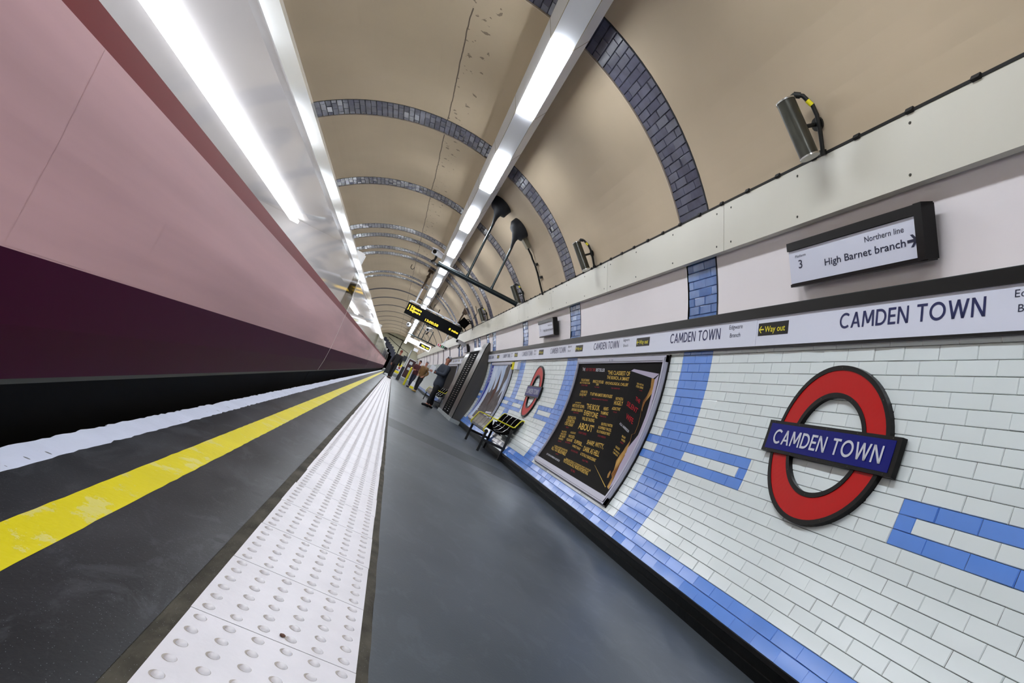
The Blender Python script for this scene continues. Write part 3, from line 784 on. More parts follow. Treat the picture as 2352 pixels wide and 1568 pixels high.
root = empty('billboard_poster', tuple(P(16.4, 0.06, 0)), 'grey and blue advert with jagged spires, framed on the wall beside the steel cabinet', 'poster')
frame(root, 17.98, 14.80, -0.775, 0.900)
mb = MB(); mb.cyl_patch(14.85, 17.95, -0.72, 0.87, 0.036, 0, th=0.01, step=0.08)
sheet_ = put(root, mb.build('printed_sheet', ['poster_sky']))
pc = MB()
spires = [(17.5,-.7),(17.3,-.2),(17.2,.25),(17.1,.05),(16.9,.1),(16.75,.55),(16.62,.15),(16.4,.2),(16.2,.72),(16.02,.3),(15.95,.1),(15.7,.2),(15.6,.75),(15.3,.87),(15.0,.87),(15.12,.5),(15.35,.35),(15.45,.0),(15.15,.2),(15.05,-.1),(14.9,-.2),(14.88,-.7)]
flat(pc, spires, B3, 0)
flat(pc, [(16.42,.1),(16.2,.70),(16.05,.25),(16.1,-.2),(16.3,-.3)], B3+.0006, 1)
flat(pc, [(17.24,-.1),(17.2,.22),(17.12,.0),(17.1,-.3)], B3+.0006, 1)
flat(pc, [(17.95,.87),(17.60,.87),(17.62,.3),(17.75,-.2),(17.9,-.6),(17.95,-.6)], B3+.0008, 2)
for i in range(5): flat(pc, [(17.8,.75-.09*i),(17.68,.76-.09*i),(17.68,.70-.09*i),(17.8,.69-.09*i)], B3+.0014, 3)
for i in range(6): flat(pc, [(17.5-.02*i,-.10-.07*i),(17.36-.02*i,-.11-.07*i),(17.36-.02*i,-.15-.07*i),(17.5-.02*i,-.14-.07*i)], B3+.0014, 3)
flat(pc, [(16.9,-.5),(16.7,-.5),(16.7,-.62),(16.9,-.62)], B3+.001, 4)
flat(pc, [(16.4,-.55),(16.25,-.55),(16.25,-.66),(16.4,-.66)], B3+.001, 4)
for i in range(4): flat(pc, [(15.9-.02*i,-.42-.07*i),(15.1,-.38-.07*i),(15.1,-.42-.07*i),(15.9-.02*i,-.46-.07*i)], B3+.001, 3)
sub(sheet_, pc.build('poster_picture', ['poster_rock', 'poster_rust', 'poster_band_blue', 'ink_white', 'poster_pink']))
root = empty('billboard_poster', tuple(P(30.6, 0.1, 0)), 'dark far-off advert in a black frame behind the person in the dark coat', 'poster')
frame(root, 33.0, 27.6, -0.70, 0.90)
mb = MB(); mb.cyl_patch(27.65, 32.95, -0.65, 0.85, 0.036, 0, th=0.01, step=0.08); put(root, mb.build('printed_sheet', ['book_cover']))

# ------------------------------------------------------------------ direction signs above the band
def dsign(y0, y1, label, detail=True):
    root = empty('direction_sign', tuple(P((y0+y1)/2, 1.5, 0)), label, 'sign', 'platform direction signs')
    A = P(0, 1.362, 0.03); B = P(0, 1.648, 0.05); ax = Vector((B.x-A.x, 0, B.z-A.z)); H = ax.length; ax.normalize()
    nn = Vector((-ax.z, 0, ax.x))
    if nn.x > 0: nn = -nn
    def Q(y, h, o): return Vector((A.x, y, A.z))+ax*h+nn*o
    def bx(mb, ya, yb, h0, h1, o0, o1, mi=0):
        vs = [Q(y, h, o) for y in (ya, yb) for h in (h0, h1) for o in (o0, o1)]
        mb.mesh(vs, [(0,1,3,2),(4,6,7,5),(0,4,5,1),(2,3,7,6),(0,2,6,4),(1,5,7,3)], mi)
    L = y1-y0
    mb = MB(); bx(mb, y0, y1, -.012, H, -.01, .05); bx(mb, y0, y1, H-.052, H+.004, .05, .066); bx(mb, y0-.004, y0+.05, -.014, H+.006, 0, .075)
    bx(mb, y0, y1, -.02, 0.0, 0.0, .06)
    put(root, mb.build('sign_case', ['enamel_black']))
    mb = MB(); bx(mb, y0+.055, y1-.004, .004, H-.055, .049, .056)
    face = put(root, mb.build('sign_face', ['enamel_white']))
    tx = MB(); fn = lambda yl, hb: (lambda u, v: Q(yl-u, hb+v, .0575))
    hs = 1.0
    lay(tx, txt2d('Northern line'), fn(y1-.745, .158), .30, .033)
    sub(face, tx.build('line_lettering', ['ink_dark'])); tx = MB()
    lay(tx, txt2d('High Barnet branch', 0.008), fn(y1-.375, .078), .675, .043)
    sub(face, tx.build('branch_lettering', ['ink_dark'])); tx = MB()
    lay(tx, txt2d('Platform'), fn(y1-.075, .176), .115, .017)
    lay(tx, txt2d('3', 0.01), fn(y1-.105, .100), .040, .056)
    sub(face, tx.build('platform_number', ['ink_dark'])); tx = MB()
    f = fn(y1-1.062, .100)
    tx.mesh([f(u, v) for u, v in [(-.0,-.008),(.045,-.008),(.022,-.034),(.042,-.034),(.074,0),(.042,.034),(.022,.034),(.045,.008),(0,.008)]],
            [(0,1,7,8),(1,2,3,4),(7,4,5,6),(1,4,7)], 0)
    sub(face, tx.build('arrow', ['ink_dark']))
dsign(2.935, 4.125, 'black-cased platform 3 arrow sign above the name band, over the big lone roundel')
dsign(10.88, 12.08, 'black-cased platform 3 arrow sign on the wall above the roundel between the adverts')
dsign(24.1, 25.3, 'distant platform arrow sign on the wall above the steel cabinet')

# ------------------------------------------------------------------ column loudspeakers
def speaker(y, label, first=None):
    if first:
        o = copy_tree(first); o.location.y = y; tag(o, label, 'loudspeaker', 'column loudspeakers on the vault'); return o
    root = empty('column_loudspeaker', tuple(P(y, 2.37, 0.0)), label, 'loudspeaker', 'column loudspeakers on the vault')
    a0, a1 = P(y-0.04, 2.159, 0.17), P(y+0.04, 2.571, 0.17); d = (a1-a0).normalized()
    mb = MB(); rad = 0.058
    mb.tube([a0, a0+(a1-a0)*.5, a1], rad, 20, 0); b = put(root, mb.build('speaker_body', ['speaker_steel']))
    for e, s_ in ((a0, -1), (a1, 1)):
        mb = MB(); mb.tube([e+d*s_*-.002, e+d*s_*.008], rad+.003, 20, 0); sub(b, mb.build('end_cap', ['steel_bright']))
    mid = P(y, 2.37, 0.13); wl = P(y+.02, 2.37, 0.0)
    mb = MB(); mb.tube([mid, wl], .014, 10, 0)
    n_ = (mid-wl).normalized(); mb.tube([wl, wl+n_*.02], .045, 14, 0)
    put(root, mb.build('wall_bracket', ['cable_black']))
    pts = [P(y+.04,2.575,.15), P(y+.03,2.60,.11), P(y,2.57,.07), P(y-.02,2.49,.04), P(y-.02,2.42,.03), P(y,2.30,.025), P(y+.02,2.165,.025)]
    cc = []
    for i in range(len(pts)-1):
        for t in range(4): cc.append(pts[i].lerp(pts[i+1], t/4))
    cc.append(pts[-1])
    mb = MB(); mb.tube(cc, .014, 10, 0); mb.tube([cc[4], cc[7]], .021, 10, 0); mb.tube([cc[-2], cc[-1]], .022, 10, 0)
    put(root, mb.build('cable', ['cable_black']))
    mb = MB(); mb.tube([cc[10]+n_*.004, cc[12]+n_*.004], .0155, 10, 0); put(root, mb.build('cable_tag', ['sign_yellow']))
    return root
sp0 = speaker(3.72, 'grey tube loudspeaker with looping cable on the vault above the big lone roundel')
speaker(8.58, '', sp0)['label'] = 'grey tube loudspeaker on the vault above the black book advert'
speaker(13.42, '', sp0)['label'] = 'grey tube loudspeaker on the vault just beyond the end of the suspended bar'
speaker(18.8, '', sp0)['label'] = 'grey tube loudspeaker on the vault beside a bent wire, before the departure board'
speaker(24.7, '', sp0)['label'] = 'far tube loudspeaker on the vault below the wall end of the departure board'

# ------------------------------------------------------------------ suspended bar with two cone mountings
def hanger_bar(loc_y, z, x0, x1, posts, label, rr=0.043):
    root = empty('suspended_bar', (0.5*(x0+x1), loc_y, z), label, 'bar')
    mb = MB(); mb.tube([(x0, loc_y, z), (x1, loc_y, z)], rr, 18, 0); mb.tube([(x0-.01, loc_y, z), (x0+.03, loc_y, z)], rr*1.15, 18, 0); mb.tube([(x1-.03, loc_y, z), (x1+.01, loc_y, z)], rr*1.12, 18, 0)
    put(root, mb.build('cross_tube', ['pipe_dark']))
    for xp in posts:
        zc = ZC+math.sqrt(R*R-(xp-XC)**2)
        mb = MB(); mb.tube([(xp, loc_y, z+.02), (xp, loc_y, z+.10), (xp, loc_y, zc-.42)], .021, 12, 0, radii=[.034, .021, .021])
        o = put(root, mb.build('drop_rod', ['pipe_dark']))
        # cone mounting: a funnel flaring to an oval plate flush with the sloping vault
        nrm = Vector((XC-xp, 0, ZC-zc)).normalized(); t1 = Vector((0,1,0)); t2 = nrm.cross(t1)
        c0 = Vector((xp, loc_y, zc)); mb = MB(); n = 20; rings = []
        base = Vector((xp, loc_y, zc-.44))
        for t, rad in ((0,.022),(.25,.030),(.5,.048),(.72,.085),(.80,.16)):
            c = base.lerp(c0+nrm*.10, t); e1 = t1; e2 = Vector((1,0,0)).lerp(t2 if t2.x > 0 else -t2, t).normalized()
            rings.append([c+rad*(math.cos(2*PI*k/n)*e1+math.sin(2*PI*k/n)*e2) for k in range(n)])
        e2 = t2 if t2.x > 0 else -t2
        for off, rad in ((.10,.19),(.0,.20)):
            rings.append([c0+nrm*off+rad*(math.cos(2*PI*k/n)*t1+math.sin(2*PI*k/n)*e2) for k in range(n)])
        vs = [v for r_ in rings for v in r_]
        mb.mesh(vs, [(i*n+k, i*n+(k+1)%n, (i+1)*n+(k+1)%n, (i+1)*n+k) for i in range(len(rings)-1) for k in range(n)], 0, True)
        put(root, mb.build('mounting_cone', ['cone_black']))
    return root
BY = 11.4
hanger_bar(BY, 2.645, -0.10, 1.45, (0.45, 0.93), 'dark steel bar hung below the vault on two rods with black cones')
# CCTV camera clamped to the left end of the bar
def cctv(loc, d, label, s=1.0, name='security_camera'):
    root = empty(name, loc, label, 'camera'); c = Vector(loc); d = Vector(d).normalized(); sd = d.cross(Vector((0,0,1))).normalized(); u = sd.cross(d)
    M = Matrix((sd, d, u)).transposed().to_4x4(); M.translation = c
    mb = MB(); mb.box(-.05*s, .05*s, -.16*s, .16*s, -.045*s, .045*s, 0, M); mb.box(-.06*s, .06*s, -.18*s, .20*s, .045*s, .055*s, 0, M)
    put(root, mb.build('camera_housing', ['plastic_white']))
    mb = MB(); mb.tube([M @ Vector((0,.15*s,0)), M @ Vector((0,.175*s,0))], .035*s, 14, 0); put(root, mb.build('lens_glass', ['enamel_black']))
    mb = MB(); mb.tube([M @ Vector((0,0,-.04*s)), M @ Vector((0,0,-.12*s)), M @ Vector((.05*s,-.02*s,-.16*s))], .018*s, 10, 0)
    mb.tube([M @ Vector((.03*s,-.16*s,0)), M @ Vector((.06*s,-.22*s,-.06*s)), M @ Vector((.06*s,-.16*s,-.18*s)), M @ Vector((.05*s,-.02*s,-.17*s))], .007*s, 8, 0)
    put(root, mb.build('camera_arm', ['cable_black']))
    return root
cctv((-0.19, BY, 2.80), (-.35, -1, -.12), 'white security camera clamped to the track-side end of the suspended bar', 1.0)
# conduit with junction box, right of the second cone
root = empty('ceiling_conduit', tuple(P(11.6, 2.7, 0)), 'dark conduit with olive junction box snaking down the vault to the duct', 'conduit')
pts = [P(11.55,3.06,.05), P(11.57,2.98,.05), P(11.6,2.9,.04), P(11.66,2.82,.035), P(11.67,2.7,.03), P(11.70,2.55,.03), P(11.75,2.4,.03), P(11.78,2.14,.025)]
mb = MB(); mb.tube(pts, .017, 10, 0); put(root, mb.build('conduit_tube', ['cable_black']))
mb = MB(); mb.cyl_patch(11.47, 11.63, 3.03, 3.24, .075, 0, th=.07); mb.tube([P(11.55,3.24,.04), P(11.52,3.32,.04)], .02, 10, 0)
put(root, mb.build('junction_box', ['junction_box']))
for s_ in (2.70, 2.45):
    mb = MB(); c = P(11.6, s_, .02); mb.tube([P(11.69,s_,.03), P(11.56,s_,.02)], .012, 8, 0); mb.tube([P(11.56,s_,.0), P(11.56,s_,.05)], .026, 10, 0)
    put(root, mb.build('conduit_clip', ['cable_black']))
# hook and bent wire on the vault
mb = MB(); c = P(23.7, 5.44, 0); mb.tube([c+Vector((0,0,0)), c+Vector((0,0,-.10)), c+Vector((.03,0,-.15)), c+Vector((.08,0,-.16)), c+Vector((.12,0,-.12)), c+Vector((.12,0,-.05))], .012, 8, 0)
o = mb.build('ceiling_hook', ['cable_black']); tag(o, 'small black hook hanging from the crown of the vault over the train', 'hook')
mb = MB(); mb.tube([P(20.4,2.75,.01), P(20.5,2.55,.02), P(20.6,2.4,.12), P(20.3,2.38,.22), P(20.0,2.46,.20), P(20.5,2.5,.08)], .009, 8, 0)
o = mb.build('bent_wire', ['cable_black']); tag(o, 'thin bent black wire on the vault beside a tube loudspeaker', 'wire')

# ------------------------------------------------------------------ departure board
DY = 22.9
root = empty('departure_board', (0.53, DY, 2.8), 'black hanging train departure board with amber lettering', 'departure board')
x0, x1, z0, z1 = -0.50, 1.57, 2.565, 2.985
mb = MB(); mb.box(x0, x1, DY, DY+.22, z0, z1); mb.box(x0+.02, x1-.02, DY-.012, DY, z0+.03, z1-.03)
put(root, mb.build('board_case', ['led_screen']))
tx = MB(); fn = lambda x, z: (lambda u, v: Vector((x+u, DY-.014, z+v)))
lay(tx, txt2d('1', .02), fn(-.445, 2.825), .03, .085); lay(tx, txt2d('Edgware', .022), fn(-.36, 2.825), .40, .085)
put(root, tx.build('amber_text', ['led_amber'])); tx = MB()
lay(tx, txt2d('3', .02), fn(-.455, 2.715), .05, .085); lay(tx, txt2d('Edgware', .022), fn(-.36, 2.715), .40, .085)
put(root, tx.build('amber_text', ['led_amber'])); tx = MB()
lay(tx, txt2d('13:00:58', .022), fn(.27, 2.625), .50, .085)
put(root, tx.build('amber_text', ['led_amber'])); tx = MB()
lay(tx, txt2d('8 mins', .022), fn(1.15, 2.715), .36, .075)
put(root, tx.build('amber_text', ['led_amber']))
mb = MB(); mb.box(x0+.02, x1-.12, DY+.02, DY+.08, 3.035, 3.075); mb.box(-.50, -.44, DY+.02, DY+.1, z1, 3.06); mb.box(.75, .83, DY+.02, DY+.1, z1, 3.06); mb.box(1.20, 1.28, DY+.02, DY+.1, z1, 3.06)
put(root, mb.build('top_rail', ['plastic_white']))
zc = ZC+math.sqrt(R*R-(-.31-XC)**2)
mb = MB(); mb.tube([(-.305, DY+.05, 3.06), (-.305, DY+.05, 3.62)], .032, 12, 0); put(root, mb.build('white_drop_pole', ['plastic_white']))
mb = MB(); mb.tube([(-.305, DY+.05, 3.6), (-.305, DY+.05, zc)], .038, 12, 0); mb.tube([(-.305, DY+.05, 4.05), (-.305, DY+.05, 4.1)], .06, 12, 0); mb.box(-.40, -.20, DY-.06, DY+.16, zc-.10, zc-.01)
put(root, mb.build('brown_drop_pole', ['bracket_brown']))
zc = ZC+math.sqrt(R*R-(1.40-XC)**2)
mb = MB(); mb.tube([(1.34, DY+.05, 3.06), (1.36, DY+.05, 3.3), (1.40, DY+.05, zc)], .035, 12, 0); mb.box(1.32, 1.48, DY-.06, DY+.16, zc-.14, zc+.05)
put(root, mb.build('brown_drop_pole', ['bracket_brown'])); mb = MB()
mb.tube([(.34,DY+.04,3.06),(.42,DY+.04,3.62),(.44,DY+.04,4.1)], .012, 8, 0)
put(root, mb.build('thin_drop_rod', ['bracket_brown']))
root = empty('cable_coil_box', (1.55, DY-.3, 3.12), 'black equipment box with coiled cables beside the duct end of the departure board', 'equipment box')
mb = MB(); bmx = Matrix.Translation((1.52, DY-.32, 3.14)) @ Matrix.Rotation(.35, 4, 'Y')
mb.box(-.15, .15, -.12, .14, -.13, .13, 0, bmx); put(root, mb.build('box_body', ['bench_sheet']))
mb = MB()
for k in range(3):
    a = [Vector((1.42+.14*k, DY-.3-.03*k, 3.2)) , Vector((1.62+.1*k, DY-.34, 3.32)), Vector((1.80+.06*k, DY-.3, 3.20)), Vector((1.86+.04*k, DY-.3, 3.10-.05*k))]
    cc = []
    for i in range(3):
        for t in range(3): cc.append(a[i].lerp(a[i+1], t/3))
    cc.append(a[-1]); mb.tube(cc, .018, 8, 0)
put(root, mb.build('looped_cable', ['cable_black']))

# ------------------------------------------------------------------ hanging way-out sign, further off
WY = 40.0
root = empty('way_out_sign', (0.8, WY, 2.7), 'hanging white and yellow way out sign on a bar, far down the platform', 'sign')
mb = MB(); mb.box(.06, .80, WY, WY+.1, 2.50, 2.79); mb.box(.80, 1.54, WY-.02, WY+.12, 2.48, 2.84); put(root, mb.build('sign_box', ['lit_sign_white']))
mb = MB(); mb.box(.84, 1.50, WY-.03, WY-.021, 2.55, 2.76, 0); lay(mb, txt2d('Way out', .02), lambda u, v: Vector((.96+u, WY-.036, 2.60+v)), .50, .105, 1)
put(root, mb.build('yellow_lettering', ['enamel_black', 'lit_sign_yellow']))
mb = MB(); mb.tube([(-.1, WY, 2.97), (1.75, WY, 2.97)], .04, 12, 0); mb.tube([(.35, WY, 2.8), (.35, WY, 2.97)], .015, 8, 0); mb.tube([(1.2, WY, 2.8), (1.2, WY, 2.97)], .015, 8, 0)
put(root, mb.build('cross_tube', ['pipe_dark']))
for xp in (.55, .80, 1.25):
    mb = MB(); mb.tube([(xp, WY, 2.97), (xp, WY, ZC+math.sqrt(R*R-(xp-XC)**2))], .028, 10, 0); put(root, mb.build('drop_rod', ['pipe_dark']))
mb = MB(); mb.box(.70, 1.0, WY+3, WY+3.08, 2.26, 2.46); mb.tube([(.85, WY+3.04, 2.46), (.85, WY+3.04, 4.0)], .01, 8, 0)
o = mb.build('hanging_sign', ['plastic_white']); tag(o, 'small white hanging sign just under the far way out sign', 'sign')
root = empty('exit_sign_box', (1.47, 28, 2.4), 'small hanging box sign with red and green panels near the duct', 'sign')
mb = MB(); mb.box(1.27, 1.72, 28, 28.12, 2.335, 2.465); mb.tube([(1.5, 28.06, 2.46), (1.5, 28.06, ZC+math.sqrt(R*R-(1.5-XC)**2))], .012, 8, 0); put(root, mb.build('sign_case', ['plastic_white']))
mb = MB(); mb.box(1.29, 1.42, 27.985, 28, 2.35, 2.45, 0); mb.box(1.335, 1.375, 27.98, 27.985, 2.36, 2.44, 1); put(root, mb.build('red_panel', ['sign_red', 'plastic_white']))
mb = MB(); mb.box(1.44, 1.57, 27.985, 28, 2.35, 2.45, 0); mb.box(1.49, 1.52, 27.98, 27.985, 2.36, 2.44, 1); put(root, mb.build('green_panel', ['sign_green', 'plastic_white']))
mb = MB(); mb.box(1.59, 1.71, 27.985, 28, 2.35, 2.45, 0); put(root, mb.build('grey_panel', ['steel_brushed']))
# small dome cameras and projectors
for (lc, lab) in (((-.24, 34.0, 3.02), 'white globe camera hanging beside the lamps beyond the departure board'),):
    root = empty('dome_camera', lc, lab, 'camera'); c = Vector(lc)
    mb = MB(); n = 14
    prof = [(.02,.12),(.10,.10),(.13,.03),(.12,-.05),(.07,-.11),(.01,-.13)]
    vs = [(c.x+r_*math.cos(2*PI*k/n), c.y+r_*math.sin(2*PI*k/n), c.z+z) for r_, z in prof for k in range(n)]
    mb.mesh(vs, [(i*n+k, i*n+(k+1)%n, (i+1)*n+(k+1)%n, (i+1)*n+k) for i in range(5) for k in range(n)], 0, True); put(root, mb.build('dome', ['plastic_white']))
    mb = MB(); mb.tube([(c.x-.03, c.y-.13, c.z+.01), (c.x-.03, c.y-.10, c.z+.01)], .05, 12, 0); put(root, mb.build('lens', ['enamel_black']))
    xp = c.x; mb = MB()
    if c.x < 1: mb.tube([(xp, c.y, c.z+.1), (xp, c.y, ZC+math.sqrt(R*R-(xp-XC)**2))], .015, 8, 0)
    else: mb.tube([(xp, c.y, c.z+.1), (xp+.05, c.y, c.z+.35), (2.06, c.y, 2.72)], .015, 8, 0)
    put(root, mb.build('hanging_rod', ['pipe_dark']))
cctv((0.72, 30.0, 2.95), (-.3, -1, -.2), 'white camera hung below the middle of the departure board', 1.5)
root = empty('drop_rod_pair', (.9, 30, 3.2), 'thin dark rods holding a white camera behind the departure board', 'rods')
mb = MB()
for xp in (.50, .80): mb.tube([(xp, 30.1, 3.1), (xp-.05, 30.1, ZC+math.sqrt(R*R-(xp-.05-XC)**2)-.01)], .02, 8, 0)
mb.tube([(.45, 30.1, 3.1), (.9, 30.1, 3.1)], .02, 8, 0)
put(root, mb.build('rod', ['pipe_dark']))
cctv(tuple(P(24.2, 1.72, .32)), (-.75, -.6, -.05), 'white cylindrical camera under the duct above the steel cabinet', 1.3)

# ------------------------------------------------------------------ yellow help box by the far poster
root = empty('call_point', tuple(P(14.35, .8, 0)), 'yellow and white call point box on the tiles beside the far poster', 'call point')
mb = MB(); mb.cyl_patch(14.05, 14.50, .72, .885, .07, 0, th=.08); put(root, mb.build('white_case', ['plastic_white']))
mb = MB(); mb.cyl_patch(14.44, 14.58, .71, .88, .11, 0, th=.05); put(root, mb.build('yellow_side', ['sign_yellow']))
mb = MB(); mb.cyl_patch(14.50, 14.54, .76, .83, .13, 0, th=.02); put(root, mb.build('black_button', ['enamel_black']))

# ------------------------------------------------------------------ benches
def bench(y0, y1, x, label, n=8, prof_only=False):
    root = empty('platform_bench', (x+.28, (y0+y1)/2, 0), label, 'bench', 'platform benches')
    X = lambda a: x+a
    front = [(X(.035), .345), (X(-.015), .365), (X(-.025), .41), (X(.0), .46), (X(.045), .60)]
    dish = [(X(.055), .60), (X(.08), .52), (X(.13), .455), (X(.21), .43), (X(.31), .435), (X(.40), .47), (X(.455), .55)]
    back = [(X(.465), .56), (X(.49), .65), (X(.52), .76), (X(.55), .82), (X(.58), .825), (X(.60), .79), (X(.59), .75)]
    L = y1-y0
    for nm, pr, mt in (('front_panel', front, 'bench_steel'), ('seat', dish, 'bench_sheet'), ('backrest', back, 'bench_sheet')):
        mb = MB()
        for i in range(4):
            mb.sheet(pr, y0+L*i/4+.015, y0+L*(i+1)/4-.015, -.008 if nm == 'front_panel' else .008, 0)
        if nm == 'seat': mb.tube([(X(.30), y0+.02, .42), (X(.30), y1-.02, .42)], .012, 8, 1)
        put(root, mb.build(nm, [mt, 'bench_steel']))
    rail = [(X(.0), .355), (X(-.03), .39), (X(-.02), .44), (X(.02), .56), (X(.045), .635), (X(.07), .645), (X(.25), .645), (X(.45), .645), (X(.475), .66), (X(.52), .78), (X(.545), .825), (X(.58), .835), (X(.605), .80)]
    for yy in (y0, y1):
        mb = MB(); mb.tube([(a, yy, b) for a, b in rail], .011, 8, 0); put(root, mb.build('end_rail', ['bench_yellow']))
    for yy in (y0, y1):
        for a_, b_ in ((.03, .38), (.57, .79)):
            mb = MB(); mb.tube([(X(a_), yy-.004, b_), (X(a_), yy+.004, b_)], .037, 14, 0); put(root, mb.build('roll_end', ['bench_black']))
    for yy in (y0+.01, y1-.01):
        mb = MB(); mb.box(X(.01), X(.055), yy-.022, yy+.022, 0, .36); put(root, mb.build('leg', ['bench_black']))
        mb = MB(); mb.box(X(.43), X(.475), yy-.022, yy+.022, 0, .60); put(root, mb.build('leg', ['bench_black']))
        mb = MB(); mb.box(X(.05), X(.44), yy-.018, yy+.018, .20, .245); put(root, mb.build('cross_rail', ['bench_black']))
    for yy in (y0+L*.25, y0+L*.5, y0+L*.75):
        mb = MB(); pr = [(a, b+.012) for a, b in dish]; mb.tube([(a, yy, b) for a, b in pr], .006, 6, 0)
        mb.tube([(a-.008, yy, b+.004) for a, b in back], .006, 6, 0)
        put(root, mb.build('seat_divider', ['steel_bright']))
    return root
bench(11.62, 13.52, 1.965, 'black steel bench with yellow end rails standing under the spires advert')
bench(25.6, 29.6, 1.82, 'second bench with yellow rails beyond the steel cabinet, behind the dark-coated person')

# ------------------------------------------------------------------ steel cabinet against the wall
root = empty('steel_cabinet', (2.3, 21.5, 0), 'tall brushed steel cabinet with a black louvred strip, beside the far poster', 'cabinet')
CX, ya, yb = 2.17, 18.95, 23.9
def wallpts(za, zb, n=8):
    return [(XC+math.sqrt((R-.004)**2-(z-ZC)**2), z) for z in [za+(zb-za)*i/n for i in range(n+1)]]
mb = MB()
mb.prism([(CX, .11), (CX, 2.33), (2.20, 2.56)]+wallpts(2.56, .17)+[(2.44, .11)], ya, 20.1, 0)
mb.prism([(CX+.02, .11), (CX+.02, 2.30), (2.22, 2.50)]+wallpts(2.50, .17)+[(2.44, .11)], 20.1, 22.6, 0)
mb.prism([(CX, .11), (CX, 2.15), (CX+.02, 2.28), (2.24, 2.40)]+wallpts(2.40, .17)+[(2.44, .11)], 22.6, yb, 0)
put(root, mb.build('cabinet_body', ['steel_brushed']))
mb = MB(); mb.box(CX-.004, CX+.012, ya-.004, ya+.03, .11, 2.34); mb.tube([(CX, ya-.004, 2.33), (2.20, ya-.004, 2.56)], .012, 6, 0); mb.box(CX-.004, CX+.004, 20.33, 20.36, .11, 2.33); put(root, mb.build('edge_seam', ['louvre_black']))
mb = MB(); mb.box(CX-.004, CX+.02, 20.12, 22.58, .11, 2.33); lv = put(root, mb.build('louvre_strip', ['louvre_black']))
mb = MB()
for i in range(29):
    z = .2+i*.071
    for (a, b) in ((20.55, 20.95), (21.55, 21.85)):
        mb.box(CX-.012, CX-.002, a, b, z, z+.014)
sub(lv, mb.build('louvre_slat', ['steel_bright']))
mb = MB(); mb.box(CX-.03, 2.44, ya-.02, yb+.1, 0, .11); put(root, mb.build('plinth', ['concrete_light']))

# ------------------------------------------------------------------ train standing/passing at the platform (built at rest)
PROF = [(-.95,.17),(-.932,.34),(-.93,.53),(-.94,.80),(-.958,1.06),(-.965,1.13),(-.985,1.35),(-1.015,1.60),(-1.065,1.80),(-1.13,1.89),(-1.21,1.965),(-1.36,2.06),(-1.6,2.16),(-1.95,2.23),(-2.25,2.25)]
def px_at(z):
    for (x0, z0), (x1, z1) in zip(PROF, PROF[1:]):
        if z0 <= z <= z1: return x0+(x1-x0)*(z-z0)/(z1-z0)
    return PROF[-1][0]
train = empty('train', (-2.25, 30, -.5), 'long tube train with rose side, plum skirt and red line beside the platform', 'train')
CARS = [(-6.4, 9.9), (9.93, 26.3), (26.33, 42.7), (42.73, 59.1), (59.13, 74.8)]
def band_sheet(mb, z0, z1, a, b, mi, inset=0.0, n=6):
    zs = sorted(set([z0, z1]+[z for _, z in PROF if z0 < z < z1]+[z0+(z1-z0)*i/n for i in range(n)]))
    for i in range(len(zs)-1):
        p, q = (px_at(zs[i])-inset, zs[i]), (px_at(zs[i+1])-inset, zs[i+1])
        mb.face([(p[0],a,p[1]),(p[0],b,p[1]),(q[0],b,q[1]),(q[0],a,q[1])], mi, True)
